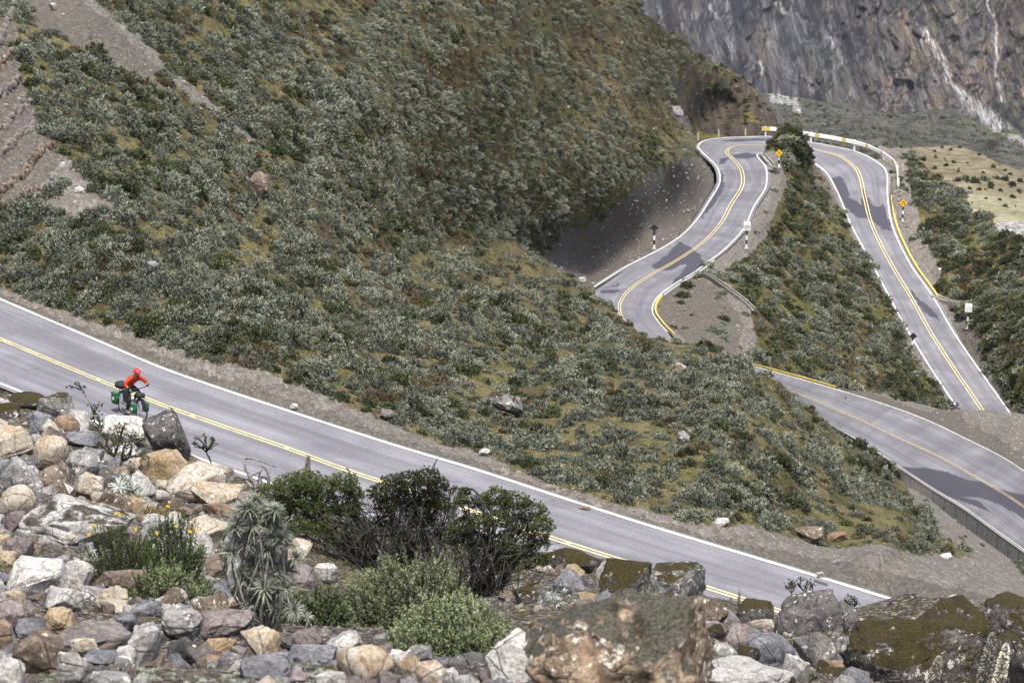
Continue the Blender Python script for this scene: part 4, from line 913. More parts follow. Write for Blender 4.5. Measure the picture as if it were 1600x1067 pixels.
# ------------------------------------------------------------------ boulders of the foreground
RM = {
 'cream': rockmat('cream_boulder', (0.325, 0.290, 0.237), (0.415, 0.392, 0.345), (0.252, 0.182, 0.117), scale=1),
 'white': rockmat('white_boulder', (0.440, 0.428, 0.405), (0.526, 0.514, 0.491), (0.300, 0.283, 0.259), scale=1),
 'pale': rockmat('pale_grey_boulder', (0.307, 0.304, 0.296), (0.400, 0.394, 0.376), (0.169, 0.163, 0.158), scale=1),
 'grey': rockmat('grey_boulder', (0.164, 0.164, 0.167), (0.248, 0.245, 0.242), (0.095, 0.095, 0.095), lichen=.3),
 'blue': rockmat('blue_grey_boulder', (0.112, 0.117, 0.132), (0.194, 0.200, 0.217), (0.074, 0.074, 0.083)),
 'brown': rockmat('brown_boulder', (0.118, 0.091, 0.071), (0.185, 0.147, 0.115), (0.068, 0.056, 0.048), lichen=.15),
 'rust': rockmat('rust_boulder', (0.181, 0.120, 0.082), (0.256, 0.191, 0.142), (0.101, 0.075, 0.060)),
 'ochre': rockmat('ochre_boulder', (0.275, 0.208, 0.123), (0.340, 0.288, 0.206), (0.174, 0.121, 0.075)),
 'creamochre': rockmat('cream_ochre_boulder', (0.378, 0.349, 0.296), (0.327, 0.263, 0.175), (0.227, 0.157, 0.098), strip=(1, 1, .5)),
 'mauve': rockmat('mauve_boulder', (0.140, 0.119, 0.119), (0.206, 0.180, 0.177), (0.091, 0.079, 0.079)),
 'dark': rockmat('dark_boulder', (0.064, 0.061, 0.061), (0.115, 0.110, 0.109), (0.038, 0.037, 0.037), lichen=.25, moss=.12),
 'banded': rockmat('banded_slab', (0.185, 0.173, 0.167), (0.110, 0.105, 0.107), (0.256, 0.198, 0.139), strip=(1, 1, 3)),
 'moss': rockmat('mossy_boulder', (0.071, 0.067, 0.062), (0.126, 0.120, 0.111), (0.042, 0.039, 0.036), moss=.95, lichen=.45),
 'mossgrey': rockmat('moss_patched_boulder', (0.137, 0.136, 0.134), (0.205, 0.202, 0.196), (0.077, 0.077, 0.074), moss=.55, lichen=.4),
 'soiled': rockmat('soil_covered_boulder', (0.358, 0.352, 0.340), (0.441, 0.429, 0.412), (0.252, 0.240, 0.222), moss=.42, mosscol=(0.069, 0.064, 0.052)),
 'lichen': rockmat('lichen_topped_boulder', (.27, .2, .14), (.37, .3, .21), (.09, .06, .04), moss=.69, lichen=.5, scale=1.3, band=1.0, mosscol=(.082, .08, .062)),
}
TOP = np.array([[0, -.25, 1.0]]); FRT = np.array([[-.1, -1, .15]])
def boulder(cx, cy, hw, hh, mat, label, nm='boulder', fn=fF, seed=None, dep=.8, sub=4, cat='boulder', group=None, flat=None, dy=.75, rz=0, tilt=0, **kw):
    Y = float(fn(np.array(float(cx)), np.array(cy + dy * hh))); s = Y / F
    seed = int(cx * 7 + cy * 13) % 9973 if seed is None else seed
    args = dict(sharp=48, rough=.06, round_=.0, planes=9); args.update(kw); hw, hh = hw * 1.06, hh * 1.12
    me = rock_mesh(nm, seed, (hw * s, hw * s * dep, hh * s * 1.02), sub, flat=flat, **args)
    o = link(nm, me, RM[mat], loc=P(cx, cy, Y)); o.rotation_euler = (0, tilt, rz)
    return tag(o, label, cat, group)
BL = [
 (86, 636, 30, 19, 'mossgrey', 'grey boulder with a moss-brown left flank beside the white line of the near road', {}),
 (42, 628, 30, 12, 'moss', 'low brown-green moss mound left of the moss-flanked grey boulder by the road edge', dict(round_=.6)),
 (8, 645, 24, 16, 'moss', 'mossy hump at the left picture edge above the big cream and ochre boulder', dict(round_=.6)),
 (65, 667, 21, 23, 'blue', 'dark blue-grey pointed boulder left of the rust-brown one near the road', {}),
 (103, 665, 21, 17, 'rust', 'rounded rust-brown boulder right of the dark blue-grey pointed one', dict(round_=.35)),
 (18, 697, 36, 31, 'creamochre', 'large cream and ochre boulder cut by the left picture edge', {}),
 (80, 712, 27, 30, 'creamochre', 'tall round-topped beige boulder with ochre streaks, standing upright', dict(round_=.5)),
 (132, 727, 29, 23, 'grey', 'grey boulder with brown stains right of the tall round-topped beige one', {}),
 (128, 693, 31, 17, 'blue', 'dark blue-grey and brown boulder above the stained grey one', {}),
 (193, 673, 35, 23, 'white', 'white pyramid-shaped boulder below the cyclist', dict(planes=7)),
 (243, 687, 17, 17, 'cream', 'small cream boulder right of the white pyramid-shaped one', dict(round_=.3)),
 (262, 690, 29, 42, 'dark', 'tall dark brown boulder with mossy flank leaning beside the road, right of the cyclist', dict(tilt=-.35, flat=TOP)),
 (256, 733, 38, 33, 'ochre', 'ochre-yellow boulder with a mauve left face, below the tall dark one', dict(flat=FRT)),
 (312, 757, 53, 31, 'cream', 'largest cream boulder with a sloping back, left of the dark shrub trees', dict(tilt=-.12)),
 (342, 775, 42, 21, 'creamochre', 'pale boulder with a rusty front face in front of the largest cream boulder', {}),
 (346, 799, 29, 16, 'rust', 'flat rust-brown slab just under the pale boulder with the rusty face', dict(flat=TOP)),
 (251, 775, 14, 10, 'pale', 'small pale grey rounded stone left of the largest cream boulder', dict(round_=.4)),
 (139, 760, 25, 19, 'cream', 'beige wedge-shaped boulder left of the silver rosette plant', {}),
 (28, 786, 29, 28, 'cream', 'round smooth cream boulder near the left edge above the soil-covered slab', dict(round_=.7)),
 (120, 822, 88, 36, 'soiled', 'broad grey-white boulder with dark soil and grit on its left half', dict(flat=TOP, planes=8)),
 (118, 839, 29, 12, 'rust', 'small reddish brown stone lying against the broad soil-covered boulder', dict(dy=.9)),
 (168, 728, 13, 19, 'grey', 'narrow upright grey stone behind the small dark sapling', {}),
 (58, 905, 50, 30, 'white', 'large whitish angular boulder at left below the soil-covered one', dict(planes=8)),
 (124, 901, 23, 28, 'white', 'bright white upright slab speckled with black lichen', dict(flat=FRT)),
 (94, 897, 12, 13, 'ochre', 'small tan stone wedged between the large whitish boulder and the bright white slab', {}),
 (99, 942, 31, 23, 'pale', 'pale grey-white faceted boulder below the bright white slab', {}),
 (188, 917, 40, 26, 'brown', 'brown flat-faced boulder behind the cream angular one', {}),
 (174, 941, 28, 24, 'cream', 'cream angular boulder in front of the brown flat-faced one', dict(planes=7)),
 (228, 957, 27, 16, 'blue', 'blue-grey block with a rusty corner right of the cream angular boulder', {}),
 (284, 975, 32, 27, 'grey', 'grey angular boulder with slanting facets below the yellow-flowered shrub', dict(planes=7)),
 (354, 980, 43, 22, 'mauve', 'mauve and rusty slab right of the slanting grey boulder', dict(flat=TOP)),
 (342, 1012, 27, 18, 'ochre', 'ochre-brown boulder in front of the mauve slab', {}),
 (408, 1005, 32, 26, 'creamochre', 'grey-tan boulder with an ochre side, right of the ochre-brown boulder', {}),
 (340, 1034, 24, 9, 'rust', 'thin rust-red slab at the bottom below the ochre-brown boulder', dict(flat=TOP)),
 (144, 1000, 63, 22, 'banded', 'long brown and grey banded slab across the lower left', dict(flat=TOP)),
 (228, 1006, 27, 36, 'pale', 'pointed grey-white spire of rock in the lower left', dict(planes=7)),
 (12, 880, 19, 19, 'ochre', 'ochre-brown stone at the left edge above the large whitish boulder', {}),
 (4, 905, 12, 12, 'blue', 'small blue-grey stone cut by the left edge', {}),
 (92, 968, 24, 16, 'ochre', 'ochre block under the pale faceted boulder', {}),
 (14, 962, 27, 26, 'mauve', 'mauve-grey boulder at the left edge, lower half', {}),
 (0, 1000, 18, 32, 'rust', 'reddish stone at the lower left edge', {}),
 (60, 1024, 42, 40, 'brown', 'large blurred dark brown and grey boulder in the lower left corner', {}),
 (112, 1046, 24, 28, 'grey', 'grey upright stone right of the blurred dark boulder in the lower left corner', {}),
 (14, 1054, 26, 24, 'pale', 'pale grey stone in the extreme lower left corner', {}),
 (132, 1012, 24, 12, 'cream', 'small cream-grey stone on the near side of the banded slab', dict(dy=.9)),
 (158, 1029, 28, 9, 'blue', 'flat blue-grey stone low in front of the banded slab', {}),
 (193, 1038, 13, 13, 'pale', 'small pale cube-like stone below the grey-white spire', {}),
 (418, 1044, 44, 24, 'blue', 'dark blue-grey boulder at the bottom left of the blurred cream one', {}),
 (170, 1066, 38, 16, 'grey', 'grey stone cut off by the bottom edge, left part', {}),
 (572, 1038, 47, 29, 'creamochre', 'blurred cream boulder with rusty patches at the bottom, left of centre', dict(round_=.45)),
 (622, 1034, 18, 19, 'white', 'small white stone right of the blurred cream boulder at the bottom', {}),
 (535, 1008, 32, 15, 'pale', 'light grey elongated stone behind the blurred cream boulder', dict(tilt=-.3)),
 (486, 1030, 40, 24, 'blue', 'blurred bluish stone between the grey-tan boulder and the blurred cream one', {}),
 (466, 903, 38, 22, 'mauve', 'mauve boulder in the shade under the shrub trees', {}),
 (508, 896, 20, 16, 'pale', 'pale stone beside the mauve boulder under the shrub trees', {}),
 (968, 1040, 150, 102, 'lichen', 'huge blurred boulder with a grey-green lichen top and tan sides at the bottom', dict(sub=5, flat=np.array([[.02, -.32, 1.0], [-.75, -.9, .25], [.2, -1, .1], [1, -.35, .1]]), planes=9, rough=.1, sharp=26, seed=411)),
 (985, 1052, 54, 38, 'creamochre', 'blurred round cream stone leaning on the front of the huge lichen-topped boulder', dict(round_=.5)),
 (798, 1030, 42, 48, 'white', 'white granite slab between the light green heath bush and the huge boulder', dict(flat=FRT)),
 (892, 879, 48, 24, 'moss', 'low moss-covered mound beside the road, right of the shrub trees', dict(round_=.4)),
 (946, 903, 15, 26, 'pale', 'grey-white spiky stone between two mossy boulders by the road', dict(planes=6)),
 (977, 907, 42, 28, 'moss', 'mossy boulder with white lichen patches left of the black-faced one', {}),
 (1056, 913, 48, 30, 'mossgrey', 'moss-fronted boulder with a black right face beside the yellow road line', dict(flat=np.array([[1, -.5, -.2]]))),
 (1042, 942, 16, 16, 'mossgrey', 'small speckled grey stone below the black-faced mossy boulder', dict(round_=.3)),
 (1098, 956, 40, 23, 'brown', 'flat brown-grey boulder right of the huge lichen-topped one', dict(flat=TOP)),
 (1115, 984, 24, 17, 'mauve', 'mauve rounded stone below the flat brown-grey boulder', dict(round_=.4)),
 (1160, 994, 30, 20, 'mauve', 'purplish grey rounded boulder right of the mauve stone', dict(round_=.35)),
 (1134, 1020, 20, 17, 'grey', 'grey rounded stone above the pale slab at the bottom', dict(round_=.3)),
 (1165, 1058, 75, 21, 'pale', 'long pale grey slab along the bottom edge right of the huge boulder', dict(flat=TOP)),
 (889, 915, 26, 15, 'blue', 'dark slate stone below the low moss mound', {}),
 (822, 936, 22, 20, 'moss', 'mossy stone at the foot of the rightmost shrub tree', {}),
 (1266, 972, 56, 44, 'dark', 'big dark grey boulder with two saplings on top, beside the road', dict(flat=np.array([[.1, -.5, 1], [-.5, -1, .3]]), planes=8)),
 (1317, 975, 26, 32, 'dark', 'dark mossy boulder leaning on the right side of the sapling boulder', {}),
 (1281, 1017, 43, 36, 'mossgrey', 'grey angular boulder in front of the dark sapling boulder', dict(planes=8)),
 (1300, 1040, 24, 11, 'rust', 'small reddish stone at the foot of the grey angular boulder on the right', {}),
 (1311, 1058, 42, 15, 'moss', 'mossy hump at the bottom edge below the small reddish stone', dict(round_=.3)),
 (1374, 1044, 44, 27, 'moss', 'round mossy boulder at the bottom with a grey right shoulder', dict(round_=.35)),
 (1440, 1030, 128, 62, 'moss', 'massive moss-grown rock in the lower right supporting the split upper block', dict(sub=5, dep=.5, seed=77, rough=.09, planes=14, dy=.9)),
 (1484, 974, 68, 40, 'moss', 'large mossy block with a flat underside resting on the massive rock at lower right', dict(sub=5, flat=np.array([[0, -.2, -1]]), dy=1.6)),
 (1577, 968, 42, 34, 'moss', 'mossy boulder at the right edge behind the pale spikes', dict(sub=4, dy=1.0)),
 (1588, 1035, 48, 48, 'moss', 'moss-hung rock in the lower right corner', {}),
 (1489, 945, 19, 14, 'pale', 'light grey stone sitting on top of the large mossy block', dict(round_=.4, dy=2.6)),
 (1207, 1021, 46, 30, 'blue', 'bluish grey long boulder left of the grey angular one on the right', dict(tilt=.35, round_=.3)),
 (1243, 1047, 22, 24, 'pale', 'whitish speckled stone below the bluish long boulder', {}),
 (768, 905, 26, 14, 'grey', 'grey stone under the rightmost shrub tree', {}),
 (1180, 960, 30, 20, 'moss', 'moss-brown stone left of the big dark sapling boulder', {}),
]
for cx, cy, hw, hh, mt, lb, kw in BL: boulder(cx, cy, hw, hh, mt, lb, **kw)
# further boulders that fill the heap between the ones above
pl_ = [(b[0], b[1], max(b[2], b[3])) for b in BL]; cnt = 0
for _ in range(6000):
    x_, y_ = RNG.uniform(-15, 800), RNG.uniform(650, 1075)
    if not ((x_ < 470 and y_ > topF(x_) + 30 and y_ < 1030) or (y_ > 1000 and x_ < 800 and x_ > 420)): continue
    r_ = RNG.uniform(13, 27)
    if any((x_ - a) ** 2 + ((y_ - b) * 1.25) ** 2 < (.72 * (c + r_)) ** 2 for a, b, c in pl_): continue
    pl_.append((x_, y_, r_)); cnt += 1
    boulder(x_, y_, r_ * RNG.uniform(.9, 1.3), r_ * RNG.uniform(.7, 1.0), str(RNG.choice(['grey', 'brown', 'grey', 'blue', 'pale', 'cream', 'dark', 'mauve', 'creamochre'])), 'medium angular boulder filling the heap between the large foreground boulders', group='medium boulders filling the foreground heap', tilt=float(RNG.normal() * .25), sub=3, seed=1000 + cnt)
print('medium boulders', cnt)
# stones wedged between the boulders
def fillzone(x, y):
    a = (x < 470) & (y > topF(x) + 26); b = (y > 985 + np.clip((x - 470) * .08, 0, 30)) & (x < 830); c = (x > 1080) & (y > topF(x) + 22); d = (x > 780) & (x < 1080) & (y > 890) & (y < 960)
    return a | b | c | d
x, y = jitter(-20, 1620, 640, 1085, 28, 17); k = fillzone(x, y); x, y = x[k], y[k]
FS = [hull_rock('stone', 600 + k, (.5, .42, .38), None, .05, 12, cuts=2) for k in range(9)]
mk = ['cream', 'grey', 'brown', 'pale', 'mauve', 'blue', 'ochre', 'rust', 'white']; pr = np.array([.12, .26, .15, .14, .07, .16, .05, .03, .02]); FSM = {}
n_fill = 0
order = RNG.permutation(len(x))[:290]
for i in order:
    m = 'moss' if (x[i] > 1080 and RNG.uniform() < .6) else str(RNG.choice(mk, p=pr)); kk = int(RNG.integers(9))
    if (m, kk) not in FSM:
        me = FS[kk].copy(); me.materials.append(RM[m]); FSM[(m, kk)] = me
    s = float(np.clip(RNG.lognormal(3.45, .38), 16, 62)); p = f_pt(x[i], y[i]); w = s * p[1] / F
    o = link('stone', FSM[(m, kk)]); o.location = tuple(p + [0, 0, .12 * w]); o.scale = (w, w * RNG.uniform(.75, 1.1), w * RNG.uniform(.8, 1.25)); o.rotation_euler = (RNG.normal() * .35, RNG.normal() * .35, RNG.uniform(0, 6.28))
    tag(o, 'small loose stone wedged in the gaps between the labelled foreground boulders'.replace('labelled ', 'big '), 'stone', 'small stones between the foreground boulders')
x, y = jitter(-20, 1620, 640, 1085, 8, 5); k = fillzone(x, y); x, y = x[k], y[k]; p = f_pt(x, y); s = RNG.lognormal(1.95, .5, len(x)) * p[:, 1] / F
PF = []
for k, m in enumerate(['grey', 'blue', 'brown', 'dark', 'mauve', 'cream']):
    PF.append((hull_rock('loose_stone', 640 + k, (.5, .42, .38), None, .05, 10, cuts=1), RM[m]))
stuff('foreground_pebbles', p, RNG.uniform(0, 6.28, len(x)), s, RNG.integers(0, 6, len(x)), PF, 'pebbles and grit in the gaps of the foreground boulder field', 'stones')
# rocks lying on the big slope and along the verge
fhill = lambda x, y: fHill(x, y)
HB = [(405, 288, 18, 18, 'brown', 'dark rust-brown boulder alone among shrubs on the left part of the slope', {}), (790, 631, 30, 13, 'mossgrey', 'long pale grey boulder among shrubs above the verge of the near road', dict(tilt=.3)),
      (1068, 684, 10, 10, 'grey', 'small grey rock on the grassy slope below the S-bend', {}), (1055, 176, 13, 9, 'grey', 'light grey rock slab on the slope left of the hairpin cliff', {}),
      (757, 705, 9, 5, 'white', 'white flat stone at the verge of the near road, below the long pale boulder', {}), (1128, 816, 12, 7, 'white', 'white stone at the verge right of centre', {}),
      (1266, 832, 22, 8, 'brown', 'flat brown rock in the gravel above the right end of the near road', {}), (1309, 838, 17, 7, 'rust', 'flat reddish rock right of the flat brown one in the gravel', {}),
      (1478, 870, 10, 6, 'white', 'pale stone on the gravel below the low panelled wall', {}), (459, 634, 7, 4, 'white', 'small white slab at the road side left of centre', {}),
      (1060, 576, 12, 9, 'cream', 'cream boulder on the crest in front of the S-bend', {}), (605, 647, 12, 7, 'mauve', 'mauve stone at the edge of the shrubs by the near road', {}),
      (86, 279, 9, 9, 'grey', 'grey block at the end of the lowest terrace wall', {}), (124, 298, 8, 6, 'white', 'white block in the rubble below the terrace walls', {}), (101, 261, 7, 7, 'pale', 'pale block between two terrace walls', {}),
      (165, 341, 8, 6, 'mauve', 'pinkish stone at the foot of the rubble below the terraces', {}), (83, 10, 6, 5, 'cream', 'tan stone in the dark scree at the top left', {}), (1030, 650, 7, 5, 'pale', 'small pale stone on the grassy patch of the slope', {}),
      (1205, 725, 8, 6, 'grey', 'small grey stone on the slope facing the second road', {}), (240, 415, 9, 6, 'grey', 'small grey stone among the silver shrubs at left', {}), (910, 438, 6, 5, 'pale', 'pale stone at the foot of the dark scree by the S-bend', {})]
for cx, cy, hw, hh, mt, lb, kw in HB: boulder(cx, cy, hw, hh, mt, lb, nm='rock', fn=fhill, sub=3, cat='rock', **kw)
p = PH(1283, 902, hroad1(1283)); o = link('rock', rock_mesh('rock', 5, (.13, .1, .1), 3), RM['cream'], loc=p + [0, 0, .07]); tag(o, 'cream stone lying on the white edge line of the near road, right part', 'rock')
p = PH(914, 795, hroad1(914)); o = link('rock', rock_mesh('rock', 6, (.17, .12, .04), 3), RM['rust'], loc=p + [0, 0, .03]); tag(o, 'flat brown stone lying on the near road just inside the white line', 'rock')

# dry stone terrace walls at the upper left
TW = [([(-30, 105), (0, 55), (17, 14), (24, -15)], 'topmost dry-stone terrace wall at the upper left edge'), ([(-40, 125), (0, 95), (22, 72)], 'short second dry-stone terrace wall from the top at the left edge'), ([(-40, 165), (0, 138), (17, 125), (33, 110)], 'third dry-stone terrace wall from the top at the left edge'),
      ([(-40, 225), (0, 196), (20, 175), (48, 148)], 'fourth dry-stone terrace wall from the top, with upright slabs'), ([(-40, 275), (0, 250), (24, 220), (55, 193)], 'fifth dry-stone terrace wall from the top at the left'), ([(-20, 318), (4, 300), (38, 277), (64, 243), (85, 232)], 'longest terrace wall of dark stones, lowest but one'), ([(10, 326), (30, 316), (56, 303)], 'shortest lowest terrace wall above the rubble')]
for pts, lb in TW:
    pts = np.array(pts, float); seg = np.concatenate([[0], np.cumsum(np.hypot(*np.diff(pts, axis=0).T))]); V, Fs, n = [], [], 0; p0 = hill_pt(pts[0, 0], pts[0, 1])
    for d in np.arange(0, seg[-1], 4.6):
        for rw in range(3):
            x_, y_ = np.interp(d, seg, pts[:, 0]) + RNG.normal() * 1.2, np.interp(d, seg, pts[:, 1]) + RNG.normal() * 1.0
            p = hill_pt(x_, y_); s = p[1] / F * RNG.uniform(4.5, 8.5) * (1.0 if rw < 2 else .8)
            q, fc = ICO[2]; me = rock_mesh('t', int(RNG.integers(9999)), (s * RNG.uniform(.7, 1), s * .8, s * RNG.uniform(.8, 1.5)), 2, 8, 16, .06); a = np.empty(len(me.vertices) * 3); me.vertices.foreach_get('co', a); a = a.reshape(-1, 3); bpy.data.meshes.remove(me)
            V.append(a + p + [0, 0, (rw - .7) * p[1] / F * 5.5] - p0); Fs.append(fc + n); n += len(a)
    o = link('terrace_wall', mesh_np('terrace_wall', np.vstack(V), np.vstack(Fs), True), RM['brown' if len(pts) % 2 else 'banded'], loc=p0); tag(o, lb, 'stone wall')

# ------------------------------------------------------------------ plants of the foreground
M_tree = leafmat('shrub_tree_leaf', (.022, .034, .012), (.062, .082, .024), (.13, .155, .05))
M_bark = rockmat('bark', (.04, .037, .034), (.085, .08, .075), (.025, .023, .021), scale=3, strip=(1, 1, .4))
M_dead = rockmat('dead_wood', (.2, .19, .18), (.3, .29, .275), (.11, .1, .095), scale=3, strip=(1, 1, .4))
M_heath = leafmat('heath_leaf', (.12, .16, .07), (.21, .26, .13), (.48, .54, .36))
M_heath2 = leafmat('dull_heath_leaf', (.06, .07, .035), (.1, .12, .055), (.22, .26, .13))
M_ros = leafmat('silver_rosette_leaf', (.17, .2, .145), (.31, .35, .27), (.56, .6, .51))
M_ros2 = leafmat('white_rosette_leaf', (.22, .25, .21), (.36, .4, .34), (.6, .63, .57))
M_flower = plain('yellow_petal', (.75, .55, .03), .5, .3, 0, .2, 60)
M_fshrub = leafmat('flowering_shrub_leaf', (.04, .06, .02), (.085, .12, .035), (.17, .22, .06))
M_spike = leafmat('hairy_spike_leaf', (.24, .235, .19), (.4, .39, .32), (.62, .6, .5))
M_dkspike = leafmat('dry_spike_leaf', (.06, .055, .035), (.12, .11, .07), (.2, .19, .12))
M_straw = leafmat('dead_grass_blade', (.1, .075, .025), (.19, .15, .06), (.28, .23, .1))
def limb(mb, a, b, r0, r1, rng, wob=.12, k=7, sag=.0, n=6):
    a, b = np.asarray(a, float), np.asarray(b, float); t = np.linspace(0, 1, k)[:, None]; L = np.linalg.norm(b - a)
    pts = a * (1 - t) + b * t + np.sin(t * np.pi) * rng.normal(size=3) * L * wob + np.array([0, 0, -1.0]) * np.sin(t * np.pi) * L * sag + (rng.normal(size=(k, 3)) * L * .02) * np.sin(t * np.pi)
    mb.tube(pts, np.linspace(r0, r1, k), n, True); return pts
def tufts(m, cs, rng, r, nt, nl, ll, lw, low=-.3, up=.5, tipk=1.0):
    for c in cs:
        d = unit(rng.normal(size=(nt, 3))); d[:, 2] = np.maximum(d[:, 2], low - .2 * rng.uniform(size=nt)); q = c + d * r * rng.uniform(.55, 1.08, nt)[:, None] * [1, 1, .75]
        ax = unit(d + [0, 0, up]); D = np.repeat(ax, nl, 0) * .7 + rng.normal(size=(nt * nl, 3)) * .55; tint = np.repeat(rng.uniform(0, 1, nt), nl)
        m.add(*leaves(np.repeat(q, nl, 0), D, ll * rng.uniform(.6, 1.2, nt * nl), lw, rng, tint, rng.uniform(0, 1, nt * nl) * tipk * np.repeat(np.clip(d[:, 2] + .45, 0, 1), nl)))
def shrub_tree(nm, base, clumps, seed, label, cat, leaf=M_tree, bark=M_bark, nt=60, nl=12, r0=5, dY=10, lf=5.6, twigs=2, group=None, Y=None, via=None, low=-.35, thick=0):
    rng = np.random.default_rng(seed); Yb = float(fF(*map(np.array, map(float, base)))) if Y is None else Y; s = Yb / F; b = P(*base, Yb)
    root = empty(nm, b); mb = MB(); m = LM(); cs = []
    forks = [P(base[0] + (vx - base[0]), vy, Yb + rng.normal() * dY * s * .5) - b for vx, vy in (via or [])]
    for (cx, cy, r) in clumps:
        c = P(cx, cy, Yb + rng.uniform(-1, 1) * dY * s * 2.2) - b; st = np.zeros(3) + rng.normal(size=3) * s * 2
        if forks:
            f = min(forks, key=lambda q: np.linalg.norm(q - c)); st = f
        pts = limb(mb, st, c, r0 * s * .55, s * 1.1, rng, .14)
        for _ in range(twigs):
            i = int(rng.integers(2, 6)); d = unit(rng.normal(size=3)) * r * s * 1.1; d[2] = abs(d[2]) * .7
            limb(mb, pts[i], c + d * .8, s * 1.3, s * .5, rng, .2, 5, 0, 4)
        tufts(m, [c], rng, r * s, max(4, int(nt * (r / 26) ** 1.6)), nl, lf * s, lf * s * .3, low); cs.append(c)
    if thick:
        for _ in range(thick):
            c = cs[int(rng.integers(len(cs)))] + rng.normal(size=3) * [16 * s, 12 * s, 10 * s]; a = rng.normal(size=3) * [14 * s, 8 * s, 0]; t = rng.uniform(.45, .95)
            q = limb(mb, a, a * (1 - t) + c * t, 1.4 * s, .4 * s, rng, .34, 7, 0, 4)
            if rng.uniform() < .7: limb(mb, q[3], q[3] + rng.normal(size=3) * [20 * s, 10 * s, 9 * s], .8 * s, .35 * s, rng, .2, 4, 0, 3)
        for _ in range(int(thick * 1.5)):
            c = cs[int(rng.integers(len(cs)))]; tufts(m, [c * rng.uniform(.28, 1.0) + rng.normal(size=3) * s * 11], rng, 9 * s, 8, 8, lf * s * .8, lf * s * .24, low, tipk=.3)
    for f in forks: limb(mb, np.zeros(3) + [0, 0, -.1], f, r0 * s, r0 * s * .6, rng, .12)
    mb.build('trunk', bark, root, smooth=True); link('crown', m.mesh('crown'), leaf, root)
    return tag(root, label, cat, group)
shrub_tree('shrub_tree', (585, 885), [(428, 772, 26), (452, 760, 26), (478, 752, 26), (505, 762, 24), (536, 755, 24), (552, 770, 18), (440, 795, 24), (475, 785, 28), (510, 790, 26), (545, 795, 20), (425, 815, 18), (465, 822, 22), (500, 825, 22)], 1,
           'dark green gnarled shrub tree sweeping left, leftmost of the three by the road', 'tree', via=[(520, 850), (490, 815), (555, 815)], nt=270, twigs=6, r0=4, thick=130, lf=4.4)
shrub_tree('shrub_tree', (650, 905), [(592, 770, 18), (612, 758, 22), (640, 752, 24), (668, 748, 24), (685, 760, 20), (605, 790, 22), (635, 782, 26), (668, 782, 24), (690, 790, 18), (655, 812, 22), (600, 815, 16), (688, 830, 15)], 2,
           'dark green bare-limbed shrub tree, middle one of the three by the road', 'tree', via=[(625, 835), (660, 830), (690, 860)], nt=250, twigs=7, r0=4, thick=130, lf=4.4)
shrub_tree('shrub_tree', (745, 935), [(725, 770, 11), (722, 782, 12), (752, 785, 20), (778, 778, 24), (805, 785, 24), (832, 800, 24), (848, 822, 20), (840, 845, 22), (812, 822, 24), (780, 812, 24), (750, 815, 22), (722, 822, 22), (712, 840, 20), (745, 845, 24), (785, 848, 22), (818, 865, 22), (845, 875, 14), (790, 885, 20)], 3,
           'round-crowned dark green shrub tree, rightmost of the three by the road', 'tree', via=[(740, 880), (775, 870), (800, 890)], nt=250, twigs=6, r0=4, thick=120, lf=4.4)
shrub_tree('dead_shrub', (700, 890), [(703, 770, 4), (712, 760, 5), (720, 768, 5), (708, 790, 3), (715, 785, 3)], 4, 'thin almost leafless twig plant between the middle and right shrub trees', 'shrub', bark=M_dead, via=[(706, 830)], nt=30, r0=2.6, twigs=4)
shrub_tree('sapling', (182, 740), [(165, 682, 11), (178, 674, 11), (192, 668, 10), (205, 678, 11), (218, 685, 9), (158, 694, 9), (186, 692, 12), (206, 700, 11), (222, 712, 11), (200, 716, 11), (170, 706, 9)], 5, 'small dark-leafed sapling rising in front of the white pyramid-shaped boulder', 'sapling', via=[(178, 715), (190, 718)], nt=42, r0=3, lf=4.6)
shrub_tree('twig_plant', (152, 672), [(110, 604, 5), (120, 601, 4), (130, 606, 3), (142, 635, 6), (150, 640, 6), (156, 632, 4), (140, 655, 9), (155, 655, 9), (128, 660, 9), (160, 668, 8)], 6, 'twiggy plant leaning left over the road from the moss-flanked boulder', 'shrub', bark=M_dead, via=[(147, 645), (135, 620)], nt=34, r0=2.2, lf=4.2, twigs=2)
shrub_tree('twig_plant', (331, 722), [(304, 692, 5), (310, 685, 5), (320, 682, 5), (330, 685, 5), (336, 692, 5), (318, 696, 5), (328, 700, 5)], 7, 'little fan-shaped twig plant beside the road above the largest cream boulder', 'shrub', via=[(322, 706)], nt=34, r0=1.8, lf=4, twigs=3)
shrub_tree('sapling', (1240, 941), [(1228, 918, 6), (1232, 911, 6), (1238, 908, 6), (1240, 915, 5)], 8, 'left one of two tiny saplings on top of the big dark boulder', 'sapling', via=[(1236, 926)], nt=40, r0=1.8, lf=4, Y=103)
shrub_tree('sapling', (1257, 940), [(1246, 912, 6), (1253, 906, 6), (1262, 907, 7), (1269, 912, 6), (1258, 915, 6)], 9, 'right one of two tiny saplings on top of the big dark boulder', 'sapling', via=[(1257, 925)], nt=40, r0=1.8, lf=4, Y=103)
shrub_tree('sapling', (1330, 964), [(1319, 938, 6), (1326, 931, 6), (1335, 934, 6), (1340, 941, 5), (1328, 942, 6)], 10, 'single small sapling between the sapling boulder and the low green bush', 'sapling', via=[(1329, 950)], nt=40, r0=1.8, lf=4, Y=101)
shrub_tree('green_bush', (1365, 985), [(1348, 958, 9), (1360, 950, 10), (1374, 950, 11), (1386, 956, 9), (1366, 962, 11), (1350, 972, 9), (1382, 966, 9)], 11, 'low bright green bush by the road left of the large mossy block', 'bush', leaf=M_heath2, nt=55, r0=2, lf=4.2, Y=101)
